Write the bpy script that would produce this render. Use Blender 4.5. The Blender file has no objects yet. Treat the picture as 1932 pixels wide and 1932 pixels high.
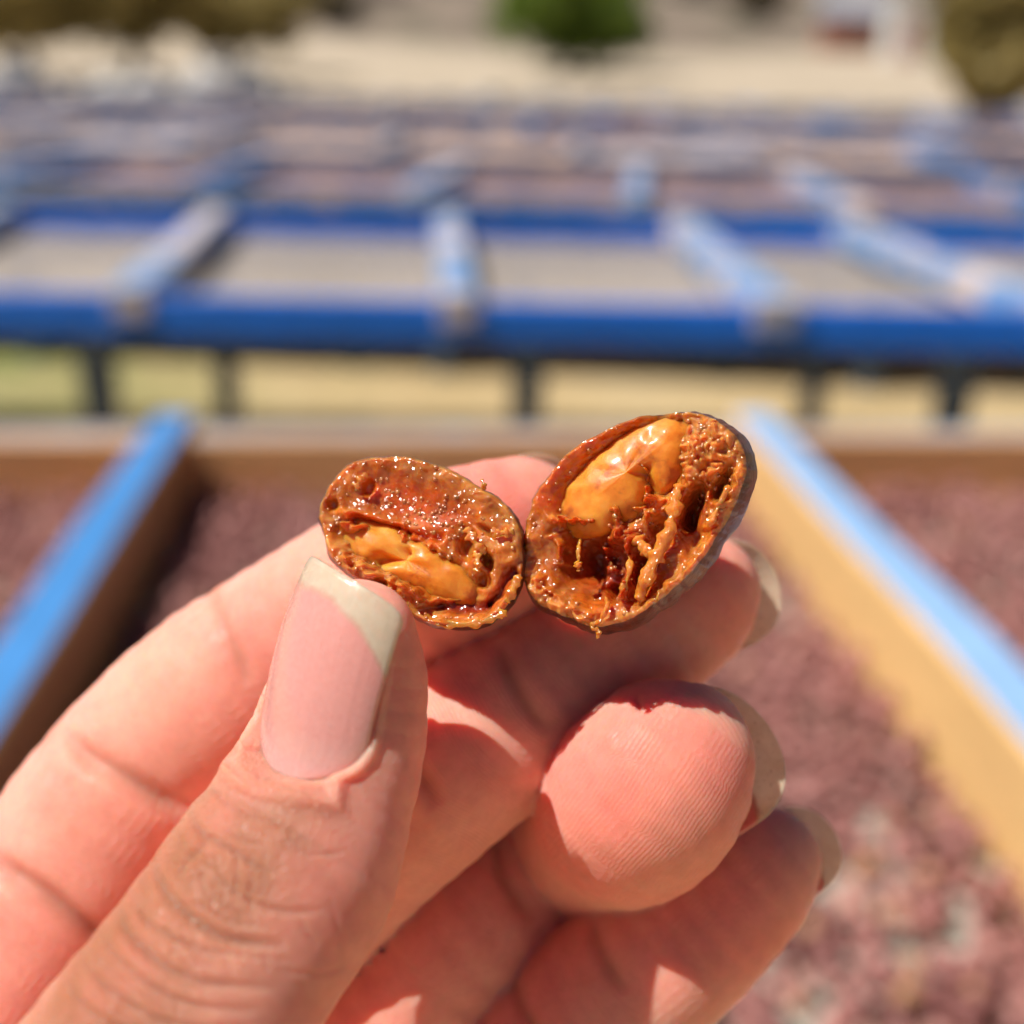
import bpy, bmesh, math, random
import numpy as np
from mathutils import Vector, Matrix, Euler

rng = np.random.default_rng(7)
random.seed(7)
sc = bpy.context.scene
col = sc.collection
R = math.radians

# ------------------------------------------------------------------ camera
F = 2147.0                      # focal length in units of a 1932-unit-wide frame
CAM_H = 0.883
PITCH, ROLL = 21.87, 1.3
cam_d = bpy.data.cameras.new("camera")
cam = bpy.data.objects.new("camera", cam_d)
col.objects.link(cam)
cam_d.sensor_width = 36.0
cam_d.lens = 36.0 * F / 1932.0
cam_d.clip_start = 0.005
cam_d.clip_end = 2000.0
CM = Matrix.Translation((0, 0, CAM_H)) @ Matrix.Rotation(R(90 - PITCH), 4, 'X') @ Matrix.Rotation(R(ROLL), 4, 'Z')
cam.matrix_world = CM
cam_d.dof.use_dof = True
cam_d.dof.focus_distance = 0.0970
cam_d.dof.aperture_fstop = cam_d.lens / 3.5     # entrance pupil 3.5 mm
sc.camera = cam
CMn = np.array(CM)

# ------------------------------------------------------------------ world, sun, exposure
sun_cam = Vector((-0.49, 0.755, 0.43)).normalized()      # towards the sun, camera axes
sun_w = (CM.to_3x3() @ sun_cam).normalized()
elev = math.asin(sun_w.z)
azim = math.atan2(sun_w.x, sun_w.y)
world = bpy.data.worlds.new("World")
sc.world = world
world.use_nodes = True
wn = world.node_tree
bg = wn.nodes["Background"]
sky = wn.nodes.new("ShaderNodeTexSky")
sky.sky_type = 'NISHITA'
sky.sun_disc = False
sky.sun_elevation = elev
sky.sun_rotation = azim
sky.altitude = 2000
sky.air_density = 0.65
sky.dust_density = 0.6
wn.links.new(sky.outputs[0], bg.inputs[0])
bg.inputs[1].default_value = 0.05
sd = bpy.data.lights.new("sun", 'SUN')
sd.energy = 5.0
sd.angle = R(0.53)
sd.color = (1.0, 0.95, 0.87)
sun = bpy.data.objects.new("sun", sd)
col.objects.link(sun)
sun.rotation_euler = sun_w.to_track_quat('Z', 'Y').to_euler()
sc.view_settings.view_transform = 'Standard'
sc.view_settings.look = 'None'
sc.view_settings.exposure = 0.2
sc.view_settings.gamma = 1.0
sc.render.engine = 'CYCLES'
sc.cycles.use_denoising = True
sc.cycles.max_bounces = 7
sc.cycles.use_adaptive_sampling = True
sc.cycles.adaptive_threshold = 0.03
sc.cycles.adaptive_min_samples = 16
sc.cycles.caustics_reflective = False
sc.cycles.caustics_refractive = False


# ------------------------------------------------------------------ helpers
def pin(u, v, z):
    """frame units + depth in mm -> point in camera axes (mm; x right, y up, z away)"""
    return np.array([(u - 966.0) / F * z, (966.0 - v) / F * z, z], float)


def cam2world(P):
    """N x 3 camera-axis mm -> world metres"""
    P = np.asarray(P, float) * 0.001
    Q = np.stack([P[:, 0], P[:, 1], -P[:, 2], np.ones(len(P))], 1)
    return (Q @ CMn.T)[:, :3]


def at(u, v, z):
    """the point of the horizontal plane at height z under that direction"""
    d = CM.to_3x3() @ Vector(((u - 966) / F, (966 - v) / F, -1.0))
    t = (z - CAM_H) / d.z
    return Vector((d.x * t, d.y * t, z))


def at_d(u, v, dist):
    """the point in that direction at forward ground distance dist"""
    d = CM.to_3x3() @ Vector(((u - 966) / F, (966 - v) / F, -1.0))
    t = dist / d.y
    return Vector((d.x * t, d.y * t, CAM_H + d.z * t))


def tag(o, label=None, cat=None, group=None, kind=None):
    if label: o["label"] = label
    if cat: o["category"] = cat
    if group: o["group"] = group
    if kind: o["kind"] = kind
    return o


def empty(name, loc=(0, 0, 0), rz=0.0):
    o = bpy.data.objects.new(name, None)
    o.empty_display_size = 0.01
    col.objects.link(o)
    o.location = loc
    o.rotation_euler = (0, 0, rz)
    return o


def link(name, me, mat=None, parent=None):
    o = bpy.data.objects.new(name, me)
    col.objects.link(o)
    if mat is not None and len(me.materials) == 0:
        me.materials.append(mat)
    if parent is not None:
        o.parent = parent
    return o


def mesh_np(name, V, faces, smooth=True):
    """vertices N x 3, faces: M x k array or list of tuples"""
    me = bpy.data.meshes.new(name)
    V = np.asarray(V, np.float32)
    if isinstance(faces, np.ndarray):
        m, k = faces.shape
        me.vertices.add(len(V)); me.vertices.foreach_set("co", V.ravel())
        me.loops.add(m * k); me.loops.foreach_set("vertex_index", faces.astype(np.int32).ravel())
        me.polygons.add(m)
        me.polygons.foreach_set("loop_start", np.arange(0, m * k, k, dtype=np.int32))
        me.update(calc_edges=True)
    else:
        me.from_pydata(V.tolist(), [], faces)
        me.update()
    if smooth:
        me.polygons.foreach_set("use_smooth", np.ones(len(me.polygons), bool))
    return me


def fattr(me, name, arr):
    a = me.attributes.new(name, 'FLOAT', 'POINT')
    a.data.foreach_set("value", np.asarray(arr, np.float32))


def cattr(me, name, arr):
    a = me.attributes.new(name, 'FLOAT_COLOR', 'POINT')
    arr = np.asarray(arr, np.float32)
    if arr.shape[1] == 3:
        arr = np.concatenate([arr, np.ones((len(arr), 1), np.float32)], 1)
    a.data.foreach_set("color", arr.ravel())


class NB:
    """small node-graph helper"""
    def __init__(s, name):
        s.m = bpy.data.materials.new(name)
        s.m.use_nodes = True
        s.t = s.m.node_tree
        s.b = s.t.nodes["Principled BSDF"]
        s.out = s.t.nodes["Material Output"]

    def n(s, typ, **kw):
        nd = s.t.nodes.new("ShaderNode" + typ)
        for k, v in kw.items():
            if k.startswith("i_"):
                nd.inputs[k[2:].replace("_", " ")].default_value = v
            else:
                setattr(nd, k, v)
        return nd

    def l(s, a, b):
        s.t.links.new(a, b)

    def set(s, **kw):
        for k, v in kw.items():
            s.b.inputs[k.replace("_", " ")].default_value = v

    def noise(s, scale, detail=4, rough=0.55, vec=None, dist=0.0):
        nd = s.n("TexNoise")
        nd.inputs["Scale"].default_value = scale
        nd.inputs["Detail"].default_value = detail
        nd.inputs["Roughness"].default_value = rough
        nd.inputs["Distortion"].default_value = dist
        if vec is not None: s.l(vec, nd.inputs["Vector"])
        return nd

    def ramp(s, fac, stops):
        r = s.n("ValToRGB")
        el = r.color_ramp.elements
        el[0].position, el[0].color = stops[0][0], (*stops[0][1], 1)
        el[1].position, el[1].color = stops[-1][0], (*stops[-1][1], 1)
        for p, c in stops[1:-1]:
            e = el.new(p); e.color = (*c, 1)
        s.l(fac, r.inputs[0])
        return r.outputs[0]

    def mix(s, fac, a, b, mode='MIX'):
        m = s.n("Mix", data_type='RGBA', blend_type=mode)
        for sock, val in ((m.inputs[0], fac), (m.inputs[6], a), (m.inputs[7], b)):
            if isinstance(val, (int, float)): sock.default_value = val
            elif isinstance(val, tuple): sock.default_value = (*val, 1) if len(val) == 3 else val
            else: s.l(val, sock)
        return m.outputs[2]

    def math(s, op, a, b=None, c=None):
        m = s.n("Math", operation=op)
        for i, val in enumerate((a, b, c)):
            if val is None: continue
            if isinstance(val, (int, float)): m.inputs[i].default_value = val
            else: s.l(val, m.inputs[i])
        return m.outputs[0]

    def bump(s, h, strength, dist, prev=None):
        b = s.n("Bump")
        b.inputs["Distance"].default_value = dist
        if isinstance(strength, (int, float)): b.inputs["Strength"].default_value = strength
        else: s.l(strength, b.inputs["Strength"])
        s.l(h, b.inputs["Height"])
        if prev is not None: s.l(prev, b.inputs["Normal"])
        return b.outputs[0]

    def attr(s, name):
        return s.n("Attribute", attribute_name=name)

    def obj(s):
        return s.n("TexCoord").outputs["Object"]


# ------------------------------------------------------------------ materials
def mat_ground():
    b = NB("dry_grass_ground")
    p = b.n("NewGeometry").outputs["Position"]
    n1 = b.noise(0.9, 6, 0.6, p)
    n2 = b.noise(14, 5, 0.7, p)
    c = b.ramp(n1.outputs[0], [(0.32, (0.48, 0.35, 0.17)), (0.5, (0.60, 0.445, 0.235)), (0.68, (0.66, 0.51, 0.30))])
    c = b.mix(b.ramp(n2.outputs[0], [(0.35, (0.55, 0.55, 0.55)), (0.7, (0, 0, 0))]), c, (0.40, 0.30, 0.15))
    fy = b.n("SeparateXYZ"); b.l(p, fy.inputs[0])
    c = b.mix(b.ramp(b.math('DIVIDE', fy.outputs[1], 20.0), [(0.45, (0, 0, 0)), (0.8, (1, 1, 1))]), c, b.ramp(n1.outputs[0], [(0.3, (0.46, 0.37, 0.26)), (0.7, (0.58, 0.48, 0.37))]))
    a = b.attr("green").outputs["Fac"]
    n3 = b.noise(2.2, 4, 0.6, p)
    g = b.math('MULTIPLY', a, b.ramp(n3.outputs[0], [(0.30, (0, 0, 0)), (0.55, (1, 1, 1))]))
    c = b.mix(g, c, (0.16, 0.21, 0.045))
    h = b.attr("scrub").outputs["Fac"]
    n4 = b.noise(0.33, 6, 0.62, p)
    sc_ = b.ramp(n4.outputs[0], [(0.34, (0.075, 0.085, 0.045)), (0.47, (0.19, 0.145, 0.105)), (0.58, (0.27, 0.21, 0.165)), (0.70, (0.36, 0.29, 0.22))])
    c = b.mix(h, c, sc_)
    b.l(c, b.b.inputs["Base Color"])
    b.set(Roughness=0.95)
    b.l(b.bump(n2.outputs[0], 0.8, 0.04), b.b.inputs["Normal"])
    return b.m


def mat_wood(name, base, paint=None, wear=0.45, top_only=False, pale=(0.62, 0.55, 0.52), seed=0.0):
    """planed softwood, optionally painted blue (everywhere or on the top face only) with worn places"""
    b = NB(name)
    tc = b.obj()
    mp = b.n("Mapping"); mp.inputs["Scale"].default_value = (3, 3, 40); mp.inputs["Location"].default_value = (seed, seed, 0)
    b.l(tc, mp.inputs[0])
    g = b.noise(6, 5, 0.6, mp.outputs[0], 0.4)
    lo = tuple(x * 0.72 for x in base)
    c = b.ramp(g.outputs[0], [(0.3, lo), (0.7, base)])
    if paint is not None:
        oi = b.n("ObjectInfo").outputs["Random"]
        mp2 = b.n("Mapping"); b.l(tc, mp2.inputs[0])
        cx = b.n("CombineXYZ"); b.l(b.math('MULTIPLY', oi, 37.0), cx.inputs[0]); b.l(cx.outputs[0], mp2.inputs["Location"])
        w = b.noise(7, 5, 0.62, mp2.outputs[0])
        wf = b.ramp(w.outputs[0], [(wear, (0, 0, 0)), (wear + 0.12, (1, 1, 1))])
        pc = b.mix(b.noise(22, 3, 0.5, tc).outputs[0], tuple(x * 0.8 for x in paint), tuple(min(1, x * 1.2) for x in paint))
        pc = b.mix(wf, pc, pale)
        if top_only:
            nz = b.n("SeparateXYZ"); b.l(b.n("NewGeometry").outputs["Normal"], nz.inputs[0])
            f = b.math('GREATER_THAN', nz.outputs[2], 0.75)
            c = b.mix(f, c, pc)
        else:
            c = pc
    b.l(c, b.b.inputs["Base Color"])
    b.set(Roughness=0.55)
    b.l(b.bump(g.outputs[0], 0.35, 0.002), b.b.inputs["Normal"])
    return b.m


def mat_net(name, c0, open_=0.35):
    b = NB(name)
    tc = b.obj()
    n = b.noise(5, 5, 0.6, tc)
    c = b.ramp(n.outputs[0], [(0.3, tuple(x * 0.75 for x in c0)), (0.7, c0)])
    w1 = b.n("TexWave", bands_direction='X'); w1.inputs["Scale"].default_value = 90
    w2 = b.n("TexWave", bands_direction='Y'); w2.inputs["Scale"].default_value = 90
    b.l(tc, w1.inputs[0]); b.l(tc, w2.inputs[0])
    hole = b.math('MINIMUM', w1.outputs["Fac"], w2.outputs["Fac"])
    b.l(c, b.b.inputs["Base Color"])
    b.l(b.math('SUBTRACT', 1.0, b.math('MULTIPLY', hole, open_ * 1.6)), b.b.inputs["Alpha"])
    b.set(Roughness=0.8)
    return b.m


CH_RAMP = [(0.0, (0.20, 0.070, 0.066)), (0.30, (0.35, 0.140, 0.125)), (0.55, (0.48, 0.205, 0.180)),
           (0.80, (0.58, 0.295, 0.262)), (0.93, (0.62, 0.32, 0.20)), (1.0, (0.50, 0.27, 0.13))]


def mat_cherry(name, use_attr):
    b = NB(name)
    r = b.attr("tint").outputs["Fac"] if use_attr else b.n("ObjectInfo").outputs["Random"]
    c = b.ramp(r, CH_RAMP)
    p = b.n("NewGeometry").outputs["Position"]
    n = b.noise(420, 4, 0.6, p)
    c = b.mix(0.5, c, b.ramp(n.outputs[0], [(0.3, (0.4, 0.4, 0.4)), (0.7, (1.25, 1.2, 1.2))]), 'MULTIPLY')
    b.l(c, b.b.inputs["Base Color"])
    b.set(Roughness=0.5)
    b.l(b.bump(n.outputs[0], 0.7, 0.0012), b.b.inputs["Normal"])
    return b.m


def mat_layer(name):
    """distant layers of drying coffee, tone of the batch in the 'batch' attribute"""
    b = NB(name)
    p = b.n("NewGeometry").outputs["Position"]
    n = b.noise(60, 4, 0.7, p)
    a = b.attr("batch").outputs["Color"]
    c = b.mix(0.8, a, b.ramp(n.outputs[0], [(0.3, (0.45, 0.45, 0.45)), (0.7, (1.3, 1.25, 1.25))]), 'MULTIPLY')
    b.l(c, b.b.inputs["Base Color"])
    b.set(Roughness=0.7)
    b.l(b.bump(n.outputs[0], 0.8, 0.012), b.b.inputs["Normal"])
    return b.m


def mat_leaf(name, c0, c1):
    b = NB(name)
    a = b.attr("tint").outputs["Fac"]
    c = b.ramp(a, [(0.0, c0), (1.0, c1)])
    b.l(c, b.b.inputs["Base Color"])
    b.set(Roughness=0.6)
    tr = b.n("BsdfTranslucent"); b.l(c, tr.inputs[0])
    ms = b.n("MixShader"); ms.inputs[0].default_value = 0.45
    b.l(b.b.outputs[0], ms.inputs[1]); b.l(tr.outputs[0], ms.inputs[2]); b.l(ms.outputs[0], b.out.inputs["Surface"])
    return b.m


def mat_plain(name, c, rough=0.7, nscale=8, var=0.2, bump=0.0):
    b = NB(name)
    n = b.noise(nscale, 5, 0.6, b.obj())
    cc = b.ramp(n.outputs[0], [(0.3, tuple(x * (1 - var) for x in c)), (0.7, tuple(min(1, x * (1 + var * .5)) for x in c))])
    b.l(cc, b.b.inputs["Base Color"])
    b.set(Roughness=rough)
    if bump: b.l(b.bump(n.outputs[0], 0.6, bump), b.b.inputs["Normal"])
    return b.m


BLUE = (0.002, 0.15, 0.70)
BLUE_L = (0.06, 0.25, 0.60)
M = {
    'ground': mat_ground(),
    'rail_top': mat_wood("wood_with_blue_top", (0.48, 0.26, 0.10), BLUE_L, 0.60, True),
    'rail_pale': mat_wood("wood_with_pale_blue_top", (0.97, 0.62, 0.26), (0.28, 0.47, 0.76), 0.60, True),
    'board_back': mat_wood("orange_wood_board", (0.95, 0.52, 0.21), (0.38, 0.40, 0.44), 0.40, True, (0.42, 0.36, 0.34)),
    'board_blue': mat_wood("blue_painted_board", (0.5, 0.3, 0.12), BLUE, 0.66),
    'rail_worn': mat_wood("worn_blue_rail", (0.55, 0.36, 0.2), (0.16, 0.32, 0.60), 0.46, False, (0.70, 0.58, 0.54)),
    'rail_blue': mat_wood("blue_rail", (0.5, 0.3, 0.12), (0.06, 0.20, 0.48), 0.52, False, (0.55, 0.45, 0.42)),
    'rail_far': mat_wood("weathered_rail", (0.5, 0.3, 0.12), (0.24, 0.30, 0.42), 0.44, False, (0.46, 0.36, 0.34)),
    'board_far': mat_wood("weathered_blue_board", (0.5, 0.3, 0.12), (0.05, 0.13, 0.30), 0.46, False, (0.42, 0.32, 0.30)),
    'leg': mat_wood("dark_blue_leg", (0.2, 0.2, 0.2), (0.07, 0.11, 0.17), 0.6),
    'net': mat_net("beige_net", (0.50, 0.46, 0.39), 0.25),
    'net2': mat_net("grey_net", (0.40, 0.35, 0.325), 0.40),
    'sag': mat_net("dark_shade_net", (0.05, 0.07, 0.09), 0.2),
    'cherry': mat_cherry("dried_cherry_skin", False),
    'cherry_mass': mat_cherry("dried_cherry_mass", True),
    'layer': mat_layer("drying_coffee_layer"),
    'sack': mat_plain("white_sack_cloth", (0.60, 0.58, 0.54), 0.85, 14, 0.25, 0.01),
    'sack2': mat_plain("grey_sack_cloth", (0.40, 0.40, 0.41), 0.85, 14, 0.25, 0.01),
    'bark': mat_plain("bark", (0.12, 0.085, 0.06), 0.9, 10, 0.4, 0.03),
    'wall': mat_plain("white_wall", (0.72, 0.72, 0.70), 0.8, 3, 0.15),
    'roof': mat_plain("grey_roof", (0.30, 0.31, 0.35), 0.5, 5, 0.2),
    'redwall': mat_plain("red_wall", (0.42, 0.20, 0.15), 0.8, 3, 0.2),
    'darkglass': mat_plain("dark_pane", (0.05, 0.06, 0.08), 0.2, 3, 0.1),
    'leaf_olive': mat_leaf("olive_leaf", (0.26, 0.21, 0.07), (0.62, 0.50, 0.20)),
    'leaf_green': mat_leaf("green_leaf", (0.07, 0.13, 0.015), (0.28, 0.38, 0.045)),
    'leaf_brown': mat_leaf("brown_leaf", (0.13, 0.11, 0.06), (0.34, 0.27, 0.17)),
    'leaf_dry': mat_leaf("dry_leaf", (0.16, 0.13, 0.10), (0.33, 0.26, 0.21)),
}


def box_mesh(name, sx, sy, sz, bevel=0.003, jitter=0.0):
    """box centred in x and y, top at z = 0"""
    bm = bmesh.new()
    bmesh.ops.create_cube(bm, size=1.0)
    for v in bm.verts:
        v.co = Vector((v.co.x * sx, v.co.y * sy, (v.co.z - 0.5) * sz))
    if jitter:
        bmesh.ops.subdivide_edges(bm, edges=[e for e in bm.edges if e.calc_length() > 0.4 * max(sx, sy)], cuts=5)
        for v in bm.verts:
            v.co += Vector((random.uniform(-1, 1), random.uniform(-1, 1), random.uniform(-1, 1))) * jitter
    if bevel:
        bmesh.ops.bevel(bm, geom=list(bm.edges), offset=bevel, segments=1, affect='EDGES')
    me = bpy.data.meshes.new(name)
    bm.to_mesh(me); bm.free()
    return me


def box(name, size, loc, mat, parent, rz=0.0, bevel=0.003, jitter=0.0, rx=0.0):
    o = link(name, box_mesh(name, *size, bevel, jitter), mat, parent)
    o.location = loc
    o.rotation_euler = (rx, 0, rz)
    return o


# ------------------------------------------------------------------ ground: one sheet rising to scrub hills
def terrain_z(x, y):
    z = np.zeros_like(x)
    z += np.clip(y - 16, 0, None) * 0.037
    z += np.clip(y - 58, 0, None) * 0.19
    z += (np.sin(x * 0.07 + 1.0) * np.cos(y * 0.05) + 0.4 * np.sin(x * 0.19 + y * 0.11)) * np.clip((y - 55) / 30, 0, 1) * 1.5
    z = np.minimum(z, 26 + 6 * np.sin(x * 0.02))
    return z


gx = np.concatenate([np.linspace(-400, -40, 30), np.linspace(-38, 38, 120), np.linspace(40, 400, 30)])
gy = np.concatenate([np.linspace(-60, -2, 10), np.linspace(-1, 60, 140), np.linspace(61, 130, 60), np.linspace(140, 600, 30)])
GX, GY = np.meshgrid(gx, gy, indexing='ij')
GZ = terrain_z(GX, GY)
GV = np.stack([GX, GY, GZ], -1).reshape(-1, 3)
ii = np.arange(len(gx) * len(gy)).reshape(len(gx), len(gy))
GF = np.stack([ii[:-1, :-1], ii[1:, :-1], ii[1:, 1:], ii[:-1, 1:]], -1).reshape(-1, 4)
gme = mesh_np("ground", GV, GF)
green = np.clip(1.2 - np.abs(GX + 1.55) / 0.9, 0, 1) * np.clip(1 - np.abs(GY - 3.2) / 1.6, 0, 1)
fattr(gme, "green", green.ravel())
fattr(gme, "scrub", np.clip((GY - 44 + 7 * np.sin(GX * .2 + 1)) / 12, 0, 1).ravel())
ground = link("ground", gme, M['ground'])
tag(ground, kind='structure')

# ------------------------------------------------------------------ drying beds
ZT = 0.52                      # height of the beds' rims


def bed(name, label, pL, pR, depth, rails, opts):
    """pL, pR: two points of the front rim line; rails: list of (x along rim from pL, material key, width)"""
    d = (pR - pL); d.z = 0
    L = d.length
    yaw = math.atan2(d.y, d.x)
    root = empty(name, (pL.x, pL.y, 0), yaw)
    tag(root, label, 'drying bed', 'drying beds in rows')
    bh = opts.get('bh', 0.075)
    bt = opts.get('bt', 0.035)
    fm, km = opts.get('front', 'board_blue'), opts.get('back', 'board_blue')
    box("front_board", (L, bt, bh), (L / 2, bt / 2, ZT - 0.004), M[fm], root, jitter=0.002)
    box("back_board", (L, opts.get('bkt', bt), opts.get('bkh', bh)), (L / 2, depth - bt / 2, ZT - 0.004), M[km], root, jitter=0.002)
    for (x, mk, w, skew) in rails:
        ln = depth + opts.get('over', 0.03)
        o = box("cross_rail", (w, ln, opts.get('rh', 0.06)), (x + skew * depth / 2, depth / 2, ZT + opts.get('rz', 0.004)), M[mk], root,
                rz=-math.atan2(skew * depth, depth), jitter=0.0015)
    # the net, sagging a little between the rails
    nx, ny = max(8, int(L / 0.06)), 18
    X, Y = np.meshgrid(np.linspace(0.005, L - 0.005, nx), np.linspace(bt + 0.002, depth - bt - 0.002, ny), indexing='ij')
    Z = ZT - opts.get('nz', 0.066) - 0.006 * np.sin(X * 11) ** 2 * np.sin(np.pi * (Y - bt) / (depth - 2 * bt)) + 0.002 * np.sin(X * 37 + Y * 23)
    k = np.arange(nx * ny).reshape(nx, ny)
    fc = np.stack([k[:-1, :-1], k[1:, :-1], k[1:, 1:], k[:-1, 1:]], -1).reshape(-1, 4)
    link("net", mesh_np("net", np.stack([X, Y, Z], -1).reshape(-1, 3), fc), M[opts.get('net', 'net2')], root)
    for lx in opts.get('legs', []):
        for ly in (0.06, depth - 0.06):
            box("leg", (0.05, 0.05, ZT - bh - 0.01 + 0.05), (lx, ly, ZT - bh - 0.008), M['leg'], root)
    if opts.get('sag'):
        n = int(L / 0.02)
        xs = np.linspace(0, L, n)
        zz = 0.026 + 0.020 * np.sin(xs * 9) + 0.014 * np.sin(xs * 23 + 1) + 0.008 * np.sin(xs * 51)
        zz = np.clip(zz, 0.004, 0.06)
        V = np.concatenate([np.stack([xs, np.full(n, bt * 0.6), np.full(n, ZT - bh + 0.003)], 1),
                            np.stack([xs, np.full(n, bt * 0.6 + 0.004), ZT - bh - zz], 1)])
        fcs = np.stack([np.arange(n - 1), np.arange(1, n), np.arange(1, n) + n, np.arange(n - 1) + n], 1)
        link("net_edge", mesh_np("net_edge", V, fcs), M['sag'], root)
    return root


# bed 1, nearest: rim lines from the photograph
c0, c1 = at(345, 770, ZT), at(60, 1200, ZT)
r0, r1 = at(1420, 795, ZT), at(1800, 1200, ZT)
bL, bR = at(-1000, 795, ZT), at(2900, 795, ZT)
bd = (bR - bL).normalized()
perp = Vector((-bd.y, bd.x, 0))
D1 = 0.98
f1L = bL - perp * D1 - bd * 0.5
f1R = bR - perp * D1 + bd * 0.5


def local_x(p, a, b):
    d = (b - a).normalized()
    return (p - a).dot(d), (p - a).dot(Vector((-d.y, d.x, 0)))


def rail_from(p0, p1, a, b, mk, w):
    x0, y0 = local_x(p0, a, b)
    x1, y1 = local_x(p1, a, b)
    s = (x1 - x0) / (y1 - y0)
    return (x0 - s * y0, mk, w, s)


RL = rail_from(c0, c1, f1L, f1R, 'rail_top', 0.042)
RR = rail_from(r0, r1, f1L, f1R, 'rail_pale', 0.046)
sp = RR[0] - RL[0]
bed1 = bed("drying_bed", "nearest drying bed behind the hand, orange wooden sides and blue topped rails", f1L, f1R, D1,
           [RL, RR, (RL[0] - sp, 'rail_top', 0.042, 0), (RR[0] + sp, 'rail_pale', 0.046, 0)],
           dict(front='board_back', back='board_back', bh=0.085, bt=0.045, rh=0.095, net='net', nz=0.078, rz=0.006,
                legs=[0.15, 1.1, 2.0, 2.9]))

# bed 2
P2L, P2R = at(-100, 546, ZT), at(2100, 592, ZT)
d2 = (P2R - P2L).normalized()
P2L, P2R = P2L - d2 * 1.0, P2R + d2 * 1.0
r2 = [rail_from(at(215, 580, ZT), at(420, 392, ZT), P2L, P2R, 'rail_worn', 0.060),
      rail_from(at(868, 585, ZT), at(842, 400, ZT), P2L, P2R, 'rail_worn', 0.058),
      rail_from(at(1478, 590, ZT), at(1255, 395, ZT), P2L, P2R, 'rail_worn', 0.070),
      rail_from(at(2040, 600, ZT), at(1600, 430, ZT), P2L, P2R, 'rail_worn', 0.075)]
s2 = 0.5
r2 += [(r2[0][0] - s2, 'rail_worn', 0.06, -0.1), (r2[3][0] + s2, 'rail_worn', 0.06, -0.1)]
lx2 = [local_x(at(u, 600, ZT), P2L, P2R)[0] for u in (50, 1005, 1880)]
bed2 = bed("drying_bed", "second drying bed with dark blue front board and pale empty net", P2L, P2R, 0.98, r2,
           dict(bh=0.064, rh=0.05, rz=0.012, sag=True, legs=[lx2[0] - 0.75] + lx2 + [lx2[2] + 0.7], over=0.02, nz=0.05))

# the rows behind
BATCH = {'m': (0.31, 0.205, 0.205), 'p': (0.84, 0.60, 0.46), 'g': (0.36, 0.34, 0.36), 'r': (0.52, 0.31, 0.26), 'l': (0.74, 0.64, 0.64)}
ordinal = ["third", "fourth", "fifth", "sixth", "seventh", "eighth"]
seqs = ["gggmmrmmprm", "glmprlpmrpl", "pprmlrmpmlrp", "mprrmmrmppmm", "rmmprmmmrpmm", "mmrmmpmmrmmp"]
v_front = [366, 318, 283, 256, 236, 221]
dist_prev = None
for k in range(5):
    dist = [3.22, 4.75, 6.3, 7.9, 9.5, 11.1][k]
    dep = 1.0
    yaw = R([-3.5, -1.5, 0.5, 0.5, 1, 0][k])
    half = 0.62 * dist + 1.0
    a = Vector((-half, dist + half * math.sin(-yaw), ZT))
    b_ = Vector((half, dist - half * math.sin(-yaw), ZT))
    L = (b_ - a).length
    pitch = 0.62 if k == 0 else 0.78
    nr = int(L / pitch)
    rails = [(pitch * (i + 0.35), random.choice(['rail_blue', 'rail_worn', 'rail_worn']) if k == 0 else random.choice(['rail_far', 'rail_far', 'rail_blue']), 0.06, random.uniform(-.05, .05)) for i in range(nr)]
    rb = bed("drying_bed", f"{ordinal[k]} drying bed row from the hand, blurred blue frame with drying coffee", a, b_, dep, rails,
             dict(bh=0.042, rh=0.05, rz=0.012, front='rail_blue' if k == 0 else 'board_far', back='board_far', legs=[pitch * 2 * i + 0.3 for i in range(nr // 2)], nz=0.055))
    # batches drying on it
    nx, ny = nr * 14, 16
    X, Y = np.meshgrid(np.linspace(0.02, L - 0.02, nx), np.linspace(0.04, dep - 0.04, ny), indexing='ij')
    cell = np.clip(((X / pitch) - 0.35).astype(int) + 1, 0, 400)
    sq = seqs[k]
    cols = np.array([BATCH[sq[(c * 7 + c // 5) % len(sq)]] for c in range(401)])
    if k == 0:
        cols[:int(nr * 0.42)] = BATCH['g']
    C = cols[cell]
    Z = ZT - 0.05 + 0.018 * rng.random(X.shape) + 0.006 * np.sin(X * 20)
    ki = np.arange(nx * ny).reshape(nx, ny)
    fc = np.stack([ki[:-1, :-1], ki[1:, :-1], ki[1:, 1:], ki[:-1, 1:]], -1).reshape(-1, 4)
    # thin closed layer
    V = np.stack([X, Y, Z], -1).reshape(-1, 3)
    me = mesh_np("coffee_layer", V, fc)
    cattr(me, "batch", C.reshape(-1, 3))
    lo = link("drying_coffee", me, M['layer'])
    lo.matrix_world = Matrix.Translation((a.x, a.y, 0)) @ Matrix.Rotation(math.atan2(b_.y - a.y, b_.x - a.x), 4, 'Z')
    tag(lo, f"layer of drying coffee on the {ordinal[k]} bed row from the hand", "coffee", "coffee drying on the far beds", 'stuff')


# ------------------------------------------------------------------ dried cherries on the nearest bed
def ico(sub):
    bm = bmesh.new()
    bmesh.ops.create_icosphere(bm, subdivisions=sub, radius=1.0)
    V = np.array([v.co[:] for v in bm.verts]); Fc = np.array([[v.index for v in f.verts] for f in bm.faces])
    bm.free()
    return V, Fc


I2V, I2F = ico(2)
I1V, I1F = ico(1)
VAR = []
for s in range(6):
    ph = rng.random((6, 3)) * 6.28
    fr = rng.normal(size=(6, 3)) * 2.6
    d = 1 + 0.045 * sum(np.sin(I2V @ fr[i] + ph[i, 0]) for i in range(6))
    VAR.append(I2V * d[:, None] * np.array([1.0, 0.84, 0.76]))

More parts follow.
